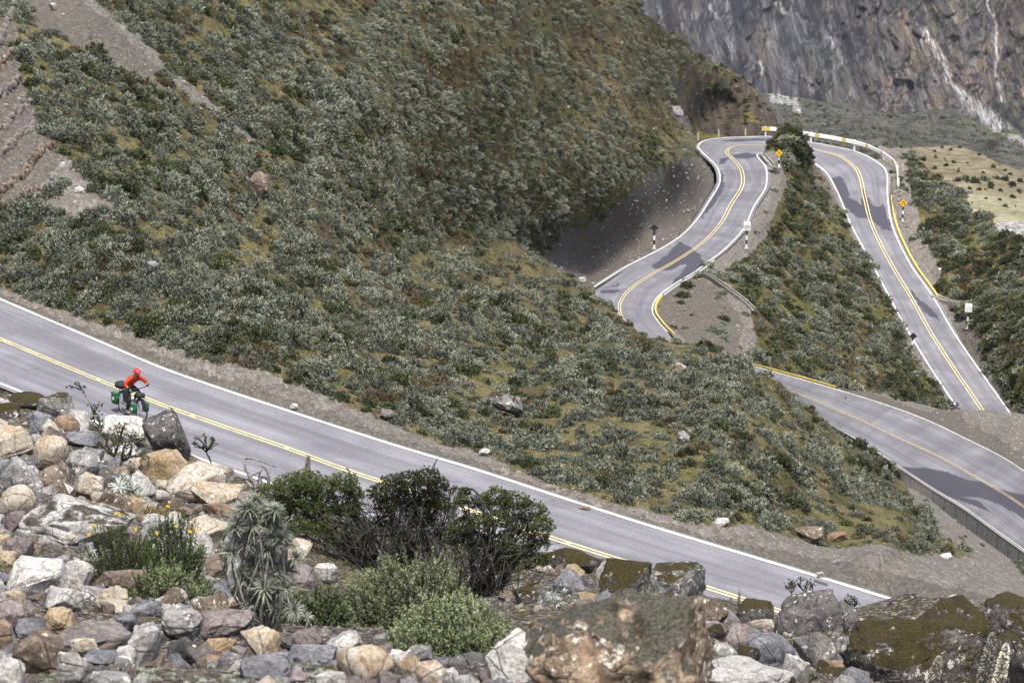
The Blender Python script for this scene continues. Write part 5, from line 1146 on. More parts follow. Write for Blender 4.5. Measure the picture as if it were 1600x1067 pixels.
# weathered root on the road side
rng = np.random.default_rng(44); Yb = 110.0; b = P(410, 772, Yb); mb = MB(); s = Yb / F
for k in range(9):
    a = np.array([rng.uniform(-25, 20), 0, rng.uniform(0, 14)]) * s; c = np.array([rng.uniform(-22, 24), rng.uniform(-8, 8), rng.uniform(24, 50)]) * s; limb(mb, a, c, 3.2 * s, 1.1 * s, rng, .35, 8)
tag(mb.build('tree_root', M_dead, None, True, b), 'grey weathered tangle of dead root at the road edge left of the shrub trees', 'dead root')

def sprig_bush(nm, c, hw, hh, n, seed, leaf, label, cat='bush', ll=26, lean=.16, per=34, lw=5.6, fl=None):
    rng = np.random.default_rng(seed); Yb = float(fF(np.array(float(c[0])), np.array(float(c[1] + hh * .7)))); s = Yb / F; b = P(c[0], c[1] + hh * .75, Yb); root = empty(nm, b); m = LM(); mb = MB()
    th = rng.uniform(0, 2 * np.pi, n); el = np.arcsin(rng.uniform(0, 1, n)); rr = rng.uniform(.72, 1.03, n) * (1 + .3 * vnoise(np.stack([np.cos(th) * 1.6, np.sin(th) * 1.6, el * 2], 1) + seed, seed))
    q = np.stack([np.cos(th) * np.cos(el) * hw, np.sin(th) * np.cos(el) * hw * .85, np.sin(el) * hh * 1.75], 1) * rr[:, None] * s
    ax = unit(np.stack([np.cos(th) * np.cos(el), np.sin(th) * np.cos(el), 0 * th + 2.0], 1) + rng.normal(size=(n, 3)) * lean); L = ll * s * rng.uniform(.6, 1.15, n)
    t = np.tile(np.linspace(0, 1, per), n); A = np.repeat(ax, per, 0); B = np.repeat(q - ax * L[:, None] * .7, per, 0) + A * (t * np.repeat(L, per))[:, None]
    D = A * (.35 + .8 * t[:, None]) + rng.normal(size=(n * per, 3)) * .5
    m.add(*leaves(B, D, lw * s * rng.uniform(.7, 1.2, n * per), lw * s * .42, rng, np.repeat(rng.uniform(0, 1, n), per), np.clip(t * 1.5 - .6, 0, 1) * np.repeat(rng.uniform(.35, 1, n), per)))
    for i in range(0, n, 3): limb(mb, rng.normal(size=3) * [hw * .15 * s, hw * .1 * s, 0], q[i] - ax[i] * L[i] * .3, 1.5 * s, .8 * s, rng, .15, 5, 0, 4)
    mb.build('stem', M_bark, root, True); link('foliage', m.mesh('foliage'), leaf, root); tag(root, label, cat)
    for (fx, fy) in (fl or []):
        fb = MB(); p = P(fx, fy, Yb - hw * s * .4) - b
        for _ in range(7):
            o_ = p + rng.normal(size=3) * s * 1.3
            for a in range(6):
                an = a * 1.047 + rng.uniform(0, 1); d = np.array([np.cos(an), -.4, np.sin(an)]) * s * 1.25; u_ = np.array([-np.sin(an), 0, np.cos(an)]) * s * .7
                fb.add([o_, o_ + d * .6 + u_, o_ + d, o_ + d * .6 - u_], [(0, 1, 2, 3)])
        fb.build('flower', M_flower, root)
    return root
sprig_bush('heath_bush', (638, 940), 128, 74, 1150, 21, M_heath, 'large light green heath bush with upright sprigs, behind the brightest one')
sprig_bush('heath_bush', (702, 992), 98, 58, 1000, 22, M_heath, 'brightest light green heath bush, in front and right of the larger one')
sprig_bush('heath_bush', (498, 955), 68, 50, 360, 23, M_heath2, 'dull olive heath bush on the left side of the two light green ones')
sprig_bush('flowering_shrub', (196, 880), 74, 68, 420, 24, M_fshrub, 'dark green upright shrub with a few yellow flowers, left one of the pair', 'shrub', ll=34, per=26, lw=4.6, fl=[(181, 801), (187, 803), (147, 820), (139, 833), (113, 838), (212, 826)])
sprig_bush('flowering_shrub', (272, 875), 60, 72, 400, 25, M_fshrub, 'dark green upright shrub with yellow blooms beside the tall silver rosettes', 'shrub', ll=34, per=26, lw=4.6, fl=[(245, 832), (275, 821), (297, 829), (310, 828), (271, 890), (281, 893), (262, 790)])
sprig_bush('flowering_shrub', (262, 920), 80, 40, 260, 26, M_heath2, 'low dark brownish shrub at the foot of the yellow-flowered ones', 'shrub', ll=20)

def rosette_plant(nm, base, ros, seed, leaf, label, nl=34, wd=.12, group=None, cat='plant'):
    rng = np.random.default_rng(seed); Yb = float(fF(*map(np.array, map(float, base)))); s = Yb / F; b = P(*base, Yb); root = empty(nm, b); m = LM(); mb = MB()
    if len(ros) > 15: ros = ros + [(float(rng.normal() * 28 + 408), float(rng.uniform(790, 955)), 22) for _ in range(34)]
    for (cx, cy, r) in ros:
        r = r * rng.uniform(.8, 1.35); c = P(cx, cy, Yb + rng.uniform(-14, 14) * s) - b; limb(mb, rng.normal(size=3) * s * 5, c, 2.0 * s, 1.4 * s, rng, .1, 6); ax = unit(c + np.array([0, -.25, .9]) * np.linalg.norm(c) * .5 + [0, -.1, .2] + rng.normal(size=3) * .45)
        k = np.arange(nl); el = np.linspace(1.35, -.35, nl); az = k * 2.4; a1 = unit(np.cross(ax, [.3, 1, .1])); a2 = np.cross(ax, a1)
        d = np.cos(el)[:, None] * (np.cos(az)[:, None] * a1 + np.sin(az)[:, None] * a2) + np.sin(el)[:, None] * ax + rng.normal(size=(nl, 3)) * .24
        L = r * s * np.linspace(.55, 1.05, nl) * rng.uniform(.8, 1.15, nl)
        mid = c + d * L[:, None] * .55; d2 = unit(d + [0, 0, -.25])           # blades arch over halfway
        sd = unit(np.cross(d, ax + rng.normal(size=(nl, 3)) * .1)); w = wd * r * s * .5
        V = np.stack([np.repeat(c[None], nl, 0), c + d * L[:, None] * .25 + sd * w * .8, mid + sd * w, mid + d2 * L[:, None] * .45, mid - sd * w, c + d * L[:, None] * .25 - sd * w * .8], 1).reshape(-1, 3)
        ti = rng.uniform(0, 1, nl); T = np.zeros((nl, 6, 3)); T[:, :, 0] = ti[:, None]; T[:, :, 1] = np.linspace(1, 0, nl)[:, None] * .75
        Fc = np.vstack([np.arange(nl)[:, None] * 6 + [0, 1, 2, 5], np.arange(nl)[:, None] * 6 + [5, 2, 3, 4]])
        m.add(V, Fc, T.reshape(-1, 3))
    mb.build('stem', M_dead, root, True); link('leaves', m.mesh('leaves'), leaf, root); return tag(root, label, cat, group)
rosette_plant('rosette_plant', (412, 995), [(398, 782, 24), (378, 800, 24), (415, 800, 26), (395, 820, 30), (366, 825, 24), (430, 828, 26), (385, 848, 30), (418, 856, 30), (450, 850, 24), (362, 862, 24), (400, 882, 30), (436, 888, 28), (462, 872, 20), (378, 905, 28), (412, 918, 28), (446, 918, 24), (392, 942, 24), (428, 950, 24), (404, 970, 22), (452, 945, 20)], 31, M_ros, 'tall silver-green plant of many leaf rosettes left of the heath bushes', nl=100, wd=.075)
rosette_plant('rosette_plant', (200, 800), [(200, 752, 20), (186, 760, 20), (214, 762, 20), (200, 768, 24), (182, 775, 18), (218, 776, 18), (205, 784, 18), (192, 745, 14)], 32, M_ros2, 'whitish rosette plant among boulders left of the ochre-yellow one', nl=44, wd=.09)
rosette_plant('rosette_plant', (872, 955), [(862, 930, 16), (878, 926, 16), (892, 932, 15), (850, 938, 14), (872, 940, 18), (900, 940, 12)], 33, M_ros2, 'small whitish rosette cushion behind the huge lichen-topped boulder', nl=36, wd=.1)
rosette_plant('rosette_plant', (478, 990), [(474, 948, 14), (466, 960, 12), (482, 962, 12)], 34, M_ros, 'small silver rosette sprout between the tall rosette plant and the heath bush', nl=26)

def spike(nm, base, top, r, seed, leaf, label, group=None, Y=None):
    rng = np.random.default_rng(seed); Yb = float(fF(*map(np.array, map(float, base)))) if Y is None else Y; s = Yb / F; b = P(*base, Yb); t3 = P(*top, Yb) - b; m = LM(); n = int(30 * np.linalg.norm(t3) / s / 4); root = empty(nm, b)
    t = rng.uniform(0, 1, n); az = rng.uniform(0, 6.28, n); ax = unit(t3); a1 = unit(np.cross(ax, [0, 1, 0])); a2 = np.cross(ax, a1); rd = np.cos(az)[:, None] * a1 + np.sin(az)[:, None] * a2; rr = r * s * np.sqrt(np.clip(1.03 - t ** 3, 0, 1))
    m.add(*leaves(t[:, None] * t3 + rd * rr[:, None] * .55, rd * .8 + ax * rng.uniform(-.4, .8, n)[:, None], rr * .75 + s * .6, r * s * .28, rng, rng.uniform(0, 1, n), rng.uniform(.2, 1, n)))
    mb = MB(); mb.tube(np.array([[0, 0, 0], t3 * .5, t3 * .97]), [r * s * .6, r * s * .6, r * s * .2], 7); mb.build('stalk', M_dead, root, True); link('bloom', m.mesh('bloom'), leaf, root); return tag(root, label, 'flower spike', group)
spike('flower_spike', (1533, 1085), (1552, 988), 10.5, 1, M_spike, 'tall pale hairy flower spike at lower right, left one of the close pair', Y=69)
spike('flower_spike', (1556, 1090), (1573, 1005), 9.5, 2, M_spike, 'tall pale hairy flower spike at lower right, right one of the close pair', Y=68)
spike('flower_spike', (1452, 1090), (1468, 1024), 9, 3, M_spike, 'pale hairy flower spike alone at the bottom left of the close pair', Y=66)
spike('flower_spike', (478, 764), (482, 711), 5, 4, M_dkspike, 'dry dark flower spike standing against the road above the shrub trees', Y=110)
spike('flower_spike', (1011, 900), (1013, 876), 2.6, 5, M_dkspike, 'tiny dry spike between two mossy boulders by the yellow line', Y=107)
spike('flower_spike', (1153, 952), (1156, 920), 3, 6, M_dkspike, 'taller of two thin dry spikes left of the big dark sapling boulder', Y=104)
spike('flower_spike', (1140, 952), (1143, 932), 3, 7, M_dkspike, 'shorter of two thin dry spikes left of the big dark sapling boulder', Y=104)
# dead grass and low herbs
def grass_clump(base, w, h, n, seed, leaf, label, droop=0):
    rng = np.random.default_rng(seed); Yb = float(fF(*map(np.array, map(float, base)))); s = Yb / F; m = LM(); bb = np.stack([rng.normal(size=n) * w * .4, rng.normal(size=n) * w * .3, 0 * np.arange(n)], 1) * s
    m.add(*leaves(bb, np.stack([rng.normal(size=n) * .6 + droop, rng.normal(size=n) * .5, 0 * np.arange(n) + 1.0 - abs(droop) * .6], 1), h * s * rng.uniform(.5, 1.2, n), 1.3 * s, rng, rng.uniform(0, 1, n), rng.uniform(0, 1, n)))
    o = link('grass_clump', m.mesh('grass_clump'), leaf, loc=P(*base, Yb)); return tag(o, label, 'grass')
grass_clump((232, 812), 26, 34, 320, 1, M_straw, 'brown dead grass clump right of the whitish rosette plant', .5)
grass_clump((30, 862), 26, 34, 320, 2, M_straw, 'brown dead grass clump hanging over the left end of the soil-covered boulder', .6)
grass_clump((300, 735), 16, 18, 160, 3, M_straw, 'small straw clump under the tall dark leaning boulder', .3)
x, y = jitter(60, 500, 1030, 1085, 11, 6); k = n2(x, y, 60, 201) > -.12; x, y = x[k], y[k]; p = f_pt(x, y); s = RNG.uniform(10, 18, len(x)) * p[:, 1] / F
stuff('low_herbs', p, RNG.uniform(0, 6.28, len(x)), s, RNG.integers(0, 2, len(x)), [(shrub_mesh('herb', 300, sprigs=70, ln=.2, wd=.06, h=.4), M_ros2), (tuft_mesh('herb_tuft', 301, 50), M_heath)], 'blurred pale green herbs and grass along the lower left edge', 'ground cover')
x, y = jitter(380, 1600, 850, 1000, 10, 6); k = (y > topF(x) + 14) & (n2(x, y, 50, 211) > -.05) & (RNG.uniform(0, 1, len(x)) < .6); x, y = x[k], y[k]; p = f_pt(x, y); s = RNG.uniform(8, 15, len(x)) * p[:, 1] / F
stuff('low_herbs', p, RNG.uniform(0, 6.28, len(x)), s, RNG.integers(0, 2, len(x)), [(tuft_mesh('herb_tuft', 303, 50), M_straw), (tuft_mesh('herb_tuft', 304, 50), M_grass)], 'mossy grass tufts between the boulders beside the near road', 'ground cover')
# ------------------------------------------------------------------ road furniture
def near_i(arr, x, y):
    px, py = proj(arr); return int(np.argmin(np.hypot(px - x, py - y)))
def kerb(r, side, a, b, o0, o1, z1, mat, nm, label, cat, z0=-.25, step=4):
    E = r.L if side == 'L' else r.R; i, j = sorted((near_i(E, *a), near_i(E, *b))); sg = -1 if side == 'L' else 1; p0 = E[(i + j) // 2]
    mb = MB(); idx = list(range(i, j, step)) + [j]; mb.sweep(E[idx] - p0, r.lat[idx] * sg, o0, o1, z0, z1); return tag(mb.build(nm, mat, None, False, p0), label, cat)
kerb(r3, 'R', (1029, 463), (1075, 545), .3, .52, .2, M_curbY, 'kerb', 'yellow painted kerb curling round the gravel spur of the S-bend', 'kerb')
kerb(r3, 'R', (1110, 407), (1030, 462), .4, .65, .14, M_conc, 'kerb', 'plain pale concrete kerb above the yellow one on the S-bend', 'kerb')
kerb(r2, 'L', (1160, 568), (1308, 609), .3, .48, .12, M_curbY, 'kerb', 'straight yellow painted kerb at the left end of the second road', 'kerb')
kerb(r3, 'L', (1387, 308), (1457, 463), .32, .5, .16, M_curbY, 'kerb', 'long yellow painted kerb on the outer side of the lowest road leg', 'kerb')
M_gut = rockmat('gutter_stone', (.24, .235, .22), (.38, .37, .35), (.14, .135, .13), scale=2.5)
kerb(r3, 'R', (1330, 352), (1487, 625), .8, 1.45, .06, M_gut, 'stone_gutter', 'stone-lined drainage gutter along the inner side of the lowest road leg', 'gutter')
kerb(r3, 'R', (1400, 485), (1487, 625), 1.75, 2.0, .2, M_gut, 'stone_gutter', 'low stone rim of the gutter below the straight of the lowest road leg', 'gutter')
kerb(r3, 'L', (1123, 290), (1069, 366), .8, 1.5, .06, M_gut, 'stone_gutter', 'stone-lined drainage gutter at the foot of the dark scree', 'gutter')
def chute(pts, fn, w, label):
    p = fn(np.array([q[0] for q in pts], float), np.array([q[1] for q in pts], float)); p = catmull(p, 24); t = np.gradient(p, axis=0); l = unit(np.stack([t[:, 1], -t[:, 0], 0 * t[:, 0]], 1)); p0 = p[12].copy(); mb = MB()
    mb.sweep(p - p0, l, -w, -w * .55, -.3, .32); mb.sweep(p - p0, l, w * .55, w, -.3, .32); mb.sweep(p - p0, l, -w * .55, w * .55, -.3, .12); return tag(mb.build('drain_chute', M_gut, None, False, p0), label, 'drain')
chute([(1089, 429), (1110, 443), (1135, 461), (1158, 476), (1177, 491)], sp_pt, .18, 'concrete drain chute running down the gravel bank from the S-bend')
chute([(1460, 463), (1478, 466), (1500, 470)], r_pt, .4, 'concrete drain chute leading right from the end of the long yellow kerb')
chute([(1193, 246), (1199, 254), (1205, 260)], sp_pt, .3, 'short pale concrete drain inside the hairpin by the yellow sign')
# low panelled wall under the second road
E = r2.R; i0, i1 = near_i(E, 1385, 716), r2.n - 4; p0 = E[(i0 + i1) // 2]; root = empty('retaining_wall', p0); mb = MB(); L = np.concatenate([[0], np.cumsum(np.linalg.norm(np.diff(E, axis=0), axis=1))]); d = L[i0]
while d < L[i1] - 2.2:
    k = [min(r2.n - 1, int(np.searchsorted(L, d + t))) for t in (0, .7, 1.4, 2.08)]
    if len(set(k)) > 1: k = sorted(set(k)); mb.sweep(E[k] - p0, r2.lat[k], .42, .66, -1.5, -.12)
    d += 2.2
M_panel = rockmat('wall_panel', (.5, .49, .46), (.6, .59, .56), (.36, .35, .33), scale=.8)
mb.build('panel', M_panel, root); k = list(range(i0, i1, 3)); mb = MB(); mb.sweep(E[k] - p0, r2.lat[k], .38, .68, -.12, .02); mb.build('coping', M_conc, root)
mb = MB(); mb.sweep(E[k] - p0, r2.lat[k], .45, .6, -1.5, -.2); mb.build('joint', plain('wall_joint', (.06, .058, .055), .9), root)
tag(root, 'low concrete panel wall holding the near edge of the second road', 'wall')
# guard rail round the hairpin
M_rail = plain('white_rail_paint', (.78, .78, .76), .5, .4, 0, .1, 4); M_postY = plain('pale_yellow_post', (.5, .45, .26), .7); M_railY = plain('yellow_rail_paint', (.5, .38, .1), .5, .4)
i0, i1 = iL(19.7), iL(25.75); p0 = r3.L[(i0 + i1) // 2]; root = empty('guard_rail', p0); k = list(range(i0, i1, 3)); mb = MB(); Pk = r3.L[k] - p0; lt = r3.lat[k]
cl = np.concatenate([[0], np.cumsum(np.linalg.norm(np.diff(Pk, axis=0), axis=1))]); TOT = cl[-1]
for z in (.42, .62): mb.sweep(Pk, lt, -.98, -.92, z, z + .13)
mb.sweep(Pk, lt, -1.0, -.97, .4, .78); mb.build('beam', M_rail, root)
for a in list(np.arange(0, TOT, TOT / 9)) + [TOT - .9]:
    kk = [q for q in range(len(k)) if a <= cl[q] <= a + (1.0 if a in (0,) or a > TOT - 1 else .55)]
    if len(kk) > 1: mb = MB(); mb.sweep(Pk[kk], lt[kk], -.93, -.90, .4, .79); mb.build('reflector_band', M_railY, root)
for a in np.arange(.4, TOT, 4.0):
    q = int(np.searchsorted(cl, a)); q = min(q, len(k) - 1); mb = MB(); c = Pk[q] + lt[q] * -1.06; mb.box(c + [0, 0, .25], (.14, .14, 1.1)); mb.build('post', M_rail, root)
tag(root, 'white guard rail with yellow bands curving round the outside of the hairpin', 'guard rail')
for q, (px, t) in enumerate(((1100, 18.0), (1131, 18.4), (1170, 19.2))):
    p = r3.L[near_i(r3.L, px, 217)] - r3.lat[near_i(r3.L, px, 217)] * .9; root = empty('marker_post', p); mb = MB(); mb.tube([[0, 0, -.1], [0, 0, .62]], .07, 8); mb.build('post', M_postY, root); mb = MB(); mb.tube([[0, 0, .62], [0, 0, .72]], [.075, .06], 8); mb.build('cap', M_conc, root)
    tag(root, ('leftmost of three short yellow marker posts at the foot of the hairpin cliff', 'middle one of three short yellow marker posts at the foot of the hairpin cliff', 'rightmost of three short yellow marker posts at the foot of the hairpin cliff')[q], 'marker post')
# signs
def stripes():
    m, t, b = newmat('black_white_stripes', .5, .4); n = N(t); v = n.coord(); z = n.node('ShaderNodeSeparateXYZ'); t.links.new(v, z.inputs[0])
    f = n.math('GREATER_THAN', n.math('FRACT', n.math('MULTIPLY', z.outputs[2], 1.35)), .5); t.links.new(n.mix(f, (.75, .75, .73), (.02, .02, .02)), b.inputs['Base Color']); return m
M_str = stripes(); M_black = plain('black_paint', (.018, .018, .02), .5, .4); M_signW = plain('white_sign_face', (.78, .78, .77), .45, .4, 0, .05); M_signY = plain('yellow_sign_face', (.85, .5, .02), .4, .4, 0, .05); M_gray = plain('faded_sign_ink', (.10, .10, .105), .6); M_faint = plain('faint_sign_ink', (.42, .42, .43), .6)
def prism(mb, poly, y0, y1):
    n = len(poly); V = [(x, y0, z) for x, z in poly] + [(x, y1, z) for x, z in poly]
    mb.add(V, [tuple(range(n)), tuple(range(2 * n - 1, n - 1, -1))] + [(i, (i + 1) % n, n + (i + 1) % n, n + i) for i in range(n)])
def stroke(mb, pts, w, y, th=.012):
    pts = np.array(pts, float); t = np.gradient(pts, axis=0); t /= np.linalg.norm(t, axis=1)[:, None] + 1e-9; nrm = np.stack([-t[:, 1], t[:, 0]], 1); A = pts + nrm * w / 2; B = pts - nrm * w / 2; V = []
    for a, b in zip(A, B): V += [(a[0], y, a[1]), (b[0], y, b[1]), (a[0], y - th, a[1]), (b[0], y - th, b[1])]
    Fc = []
    for i in range(len(pts) - 1): q = 4 * i; Fc += [(q + 2, q + 3, q + 7, q + 6), (q, q + 2, q + 6, q + 4), (q + 3, q + 1, q + 5, q + 7)]
    mb.add(V, Fc + [(0, 1, 3, 2), tuple(4 * (len(pts) - 1) + k for k in (2, 3, 1, 0))])
def arc(cx, cz, r, a0, a1, n=12): return [(cx + r * math.cos(t), cz + r * math.sin(t)) for t in np.linspace(math.radians(a0), math.radians(a1), n)]
def two(x, z, w, h): return [(x, z + h * .72)] + arc(x + w / 2, z + h - w / 2, w / 2, 160, -35, 9) + [(x, z), (x + w * 1.05, z)]
def zero(x, z, w, h): return [(x + w / 2 + w / 2 * math.cos(t), z + h / 2 + h / 2 * math.sin(t)) for t in np.linspace(0, 2 * math.pi, 17)]
def signpost(base, fn, hpost, rz=0, lean=0, r=.055):
    p = fn(np.array(float(base[0])), np.array(float(base[1]))) + [0, 0, .05]; s = p[1] / F; return p, s
def sign(base, top, fn, kind, label, cat='road sign', hw=6, hh=6, rz=0.0, lean=0.0, digits=None, ink=None):
    p, s = signpost(base, fn, 0); root = empty('road_sign', p, rz); root.rotation_euler.y = lean; H = (base[1] - top[1]) * s / .975; hw, hh = hw * s, hh * s / .975
    mb = MB(); mb.tube([[0, 0, -.3], [0, 0, H - hh * .5]], .075 if kind != 'chev' else .085, 10); mb.build('post', M_str, root); mb = MB(); mb.box((0, 0, .03), (.36, .36, .08)); mb.build('footing', M_conc, root)
    if kind == 'diamond':
        mb = MB(); prism(mb, [(0, H - hh), (hw, H), (0, H + hh), (-hw, H)], -.11, -.08); pn = mb.build('panel', M_black, root); q = .9; mb = MB(); prism(mb, [(0, H - hh * q), (hw * q, H), (0, H + hh * q), (-hw * q, H)], -.118, -.10); mb.build('face', M_signY, pn)
        a = hw * .24; U = [(-a, H - hh * .45), (-a, H + hh * .12)] + arc(0, H + hh * .12, a, 170, 10, 9) + [(a, H + hh * .12), (a, H - hh * .12)]
        mb = MB(); stroke(mb, U, hw * .17, -.12); prism(mb, [(a - hw * .22, H - hh * .1), (a + hw * .22, H - hh * .1), (a, H - hh * .46)], -.132, -.12); mb.build('arrow', M_black, pn)
    elif kind == 'speed':
        mb = MB(); prism(mb, [(-hw, H - hh), (hw, H - hh), (hw, H + hh), (-hw, H + hh)], -.11, -.08); pn = mb.build('panel', M_signW, root)
        w, h = hw * .52, hh * .62; mb = MB(); stroke(mb, two(-hw * .66, H - hh * .55, w, h), hw * .17, -.112); stroke(mb, zero(hw * .1, H - hh * .55, w, h), hw * .17, -.112); mb.build('digits', ink, pn)
        mb = MB(); stroke(mb, arc(0, H - hh * .22, hw * .88, 0, 360, 28), hw * .07, -.112); stroke(mb, arc(0, H - hh * .22, hw * .88, 0, 360, 28)[:2], hw * .07, -.112); mb.build('ring', M_faint, pn)
    else:
        mb = MB(); prism(mb, [(0, H - hh), (hw, H - hh * .1), (0, H + hh), (-hw, H - hh * .1)], -.1, -.06); pn = mb.build('panel', M_black, root)
    return tag(root, label, cat)
sign((1217, 263), (1217, 239.5), sp_pt, 'diamond', 'yellow diamond hairpin-bend warning sign on a striped post below the knob', hw=6.6, hh=6.8)
sign((1410, 349), (1411, 318.5), r_pt, 'diamond', 'yellow diamond hairpin-bend warning sign on a striped post right of the guard rail', hw=6.8, hh=7, lean=.02)
sign((1166, 383), (1168, 346), sp_pt, 'speed', 'white speed limit sign reading 20 on a striped post beside the S-bend', hw=5.6, hh=7.2, ink=M_gray, lean=.03)
sign((1511, 523), (1513, 488), r_pt, 'speed', 'white faded speed limit sign on a striped post right of the lowest road leg', hw=5.6, hh=7, ink=M_faint, lean=.04)
sign((1022, 385), (1022, 350), hill_pt, 'chev', 'black diamond sign panel on a striped post at the foot of the dark scree', hw=7.2, hh=5.4)
sign((1424, 548), (1427, 520), sp_pt, 'chev', 'black diamond sign panel on a striped post on the inner side of the lowest leg', hw=6.6, hh=5.6, lean=.08)
p = r_pt(np.array(1468.0), np.array(424.0)); root = empty('marker_post', p); mb = MB(); mb.tube([[0, 0, -.2], [0, 0, .5]], [.16, .13], 8); mb.build('post', M_conc, root); mb = MB(); mb.tube([[0, 0, .5], [0, 0, .62]], [.13, .05], 8); mb.build('cap', M_signW, root); tag(root, 'short pale concrete marker post right of the long yellow kerb', 'marker post')
# ------------------------------------------------------------------ earth shoulder on the near side of the near road
k = list(range(0, r1.n, 6)); A_ = r1.R[k] + r1.lat[k] * .3 + [0, 0, -.05]; tt = np.linspace(0, 1, 8)
V = np.stack([A_ + r1.lat[k] * 3.2 * q + np.array([0, 0, -1.1]) * q ** 1.5 for q in tt], 1); tag(link('gravel_verge', mesh_np('gravel_verge', V, grid_faces(len(k), 8), True), bpy.data.materials['foreground_soil']), kind='structure')
def embank(r, side, i0, i1, o0, out, drop, name, z0=-.3):
    E = r.L if side == 'L' else r.R; sg = -1 if side == 'L' else 1; k = list(range(i0, i1, 5)); A_ = E[k] + r.lat[k] * sg * o0 + [0, 0, z0]; tt = np.linspace(0, 1, 10)
    V = np.stack([A_ + r.lat[k] * sg * out * q + np.array([0, 0, -drop]) * q for q in tt], 1); V[:, 1:] += (fbm(V[:, 1:] / 2.5, 3, 88) * .3)[..., None] * np.array([.5, .5, 1])
    tag(link(name, mesh_np(name, V, grid_faces(len(k), 10), True), bpy.data.materials['foreground_soil']), kind='structure')
embank(r2, 'R', 0, r2.n, .6, 9, 11, 'embankment', -1.45); embank(r2, 'L', 0, 400, .6, 8, 9, 'embankment'); embank(r3, 'L', 0, iL(4), .4, 8, 10, 'embankment'); embank(r3, 'R', 0, iL(3), .4, 8, 10, 'embankment')
# ------------------------------------------------------------------ the cyclist, the loaded touring bicycle and its bags
KS = .95; gp = PH(207, 653.5, hroad1(207)) + np.array([0, 0, .012]); HD = math.radians(-56)
M_tyre = plain('tyre_rubber', (.02, .02, .02), .8); M_rim = plain('rim_alloy', (.42, .42, .43), .35, .5, .6); M_frame = plain('dark_frame_paint', (.05, .06, .075), .35, .5); M_steel = plain('steel', (.35, .35, .36), .35, .5, .8)
M_redj = plain('orange_red_jacket', (.36, .03, .012), .75, .2, 0, .22, 9); M_redh = plain('red_helmet', (.45, .022, .02), .35, .5); M_trs = plain('black_trousers', (.022, .022, .026), .85); M_skin = plain('skin', (.42, .24, .16), .6); M_glove = plain('black_glove', (.02, .02, .022), .8)
M_bagk = plain('black_bag', (.022, .022, .025), .8); M_bagg = plain('green_bag', (.025, .12, .05), .6, .3, 0, .15); M_bagw = plain('white_bag_patch', (.7, .7, .68), .6); M_shoe = plain('grey_shoe', (.25, .22, .2), .7); M_lens = plain('dark_lens', (.01, .01, .012), .2, .6)
bike = empty('touring_bicycle', gp, HD); bike.scale = (KS,) * 3; tag(bike, 'dark touring bicycle loaded with green and black bags, ridden down the near road', 'bicycle')
RA, FA, BBk, ST, HT, HB_ = np.array([-.52, 0, .345]), np.array([.54, 0, .345]), np.array([-.06, 0, .31]), np.array([-.2, 0, .76]), np.array([.33, 0, .86]), np.array([.38, 0, .68])
mb = MB()
for a, b, r in ((BBk, ST, .017), (ST * .97 + HT * .03, HT, .017), (BBk, HB_, .021), (HT + [-.01, 0, .03], HB_, .022)): mb.tube([a, b], r, 10)
for s in (-1, 1): mb.tube([BBk, RA + [0, s * .065, 0]], .01, 8); mb.tube([ST - [0, 0, .06], RA + [0, s * .065, 0]], .009, 8)
mb.build('frame', M_frame, bike, True)
mb = MB()
for s in (-1, 1): mb.tube([HB_ + [.005, s * .02, -.01], HB_ + [.03, s * .06, -.06], FA + [0, s * .06, 0]], [.016, .014, .01], 8)
mb.build('fork', M_frame, bike, True)
for nm, c in (('rear', RA), ('front', FA)):
    w = empty('wheel', c); w.parent = bike; mb = MB(); mb.torus((0, 0, 0), .322, .023, 48, 8); mb.build('tyre', M_tyre, w, True); mb = MB(); mb.torus((0, 0, 0), .296, .012, 48, 6); mb.build('rim', M_rim, w, True)
    mb = MB()
    for k in range(20): a = k * math.pi / 10; s = (-1) ** k * .03; mb.tube([[.02 * math.cos(a + .6), s, .02 * math.sin(a + .6)], [.292 * math.cos(a), 0, .292 * math.sin(a)]], .0022, 4)
    mb.build('spokes', M_steel, w); mb = MB(); mb.tube([[0, -.055, 0], [0, .055, 0]], .022, 10); mb.build('hub', M_steel, w, True)
    g = MB(); an = np.linspace(math.radians(20 if nm == 'rear' else 15), math.radians(170 if nm == 'rear' else 140), 14)
    V = []; Fc = []
    for i, t in enumerate(an):
        for y in (-.03, 0, .03): V.append((c[0] + (.375 - abs(y) * .35) * math.cos(t), y, c[2] + (.375 - abs(y) * .35) * math.sin(t)))
    for i in range(13):
        for k in range(2): Fc.append((3 * i + k, 3 * i + 3 + k, 3 * i + 4 + k, 3 * i + 1 + k))
    g.add(V, Fc); o = g.build('mudguard', M_bagk, bike, True); sm = o.modifiers.new('thickness', 'SOLIDIFY'); sm.thickness = .004
mb = MB(); mb.tube([[-.3, 0, .90], [-.2, 0, .91], [-.08, 0, .905]], [.07, .05, .02], 10); mb.build('saddle', M_bagk, bike, True); mb = MB(); mb.tube([ST, [-.22, 0, .88]], .013, 8); mb.build('seatpost', M_steel, bike, True)
mb = MB(); mb.tube([HT + [0, 0, .02], HT + [.0, 0, .10], [.41, 0, .985]], .016, 8); mb.tube([[.34, -.31, 1.0], [.39, -.18, .99], [.41, 0, .985], [.39, .18, .99], [.34, .31, 1.0]], .013, 8)
for s in (-1, 1): mb.tube([[.34, s * .31, 1.0], [.40, s * .33, 1.05], [.45, s * .32, 1.11]], .014, 8)
mb.build('handlebar', M_bagk, bike, True)
mb = MB(); mb.torus((BBk[0], -.05, BBk[2]), .085, .006, 28, 6); mb.tube([BBk + [0, -.07, 0], BBk + [.03, -.08, -.165]], .011, 6); mb.tube([BBk + [0, .07, 0], BBk + [-.03, .08, .165]], .011, 6); mb.build('crank', M_steel, bike, True)
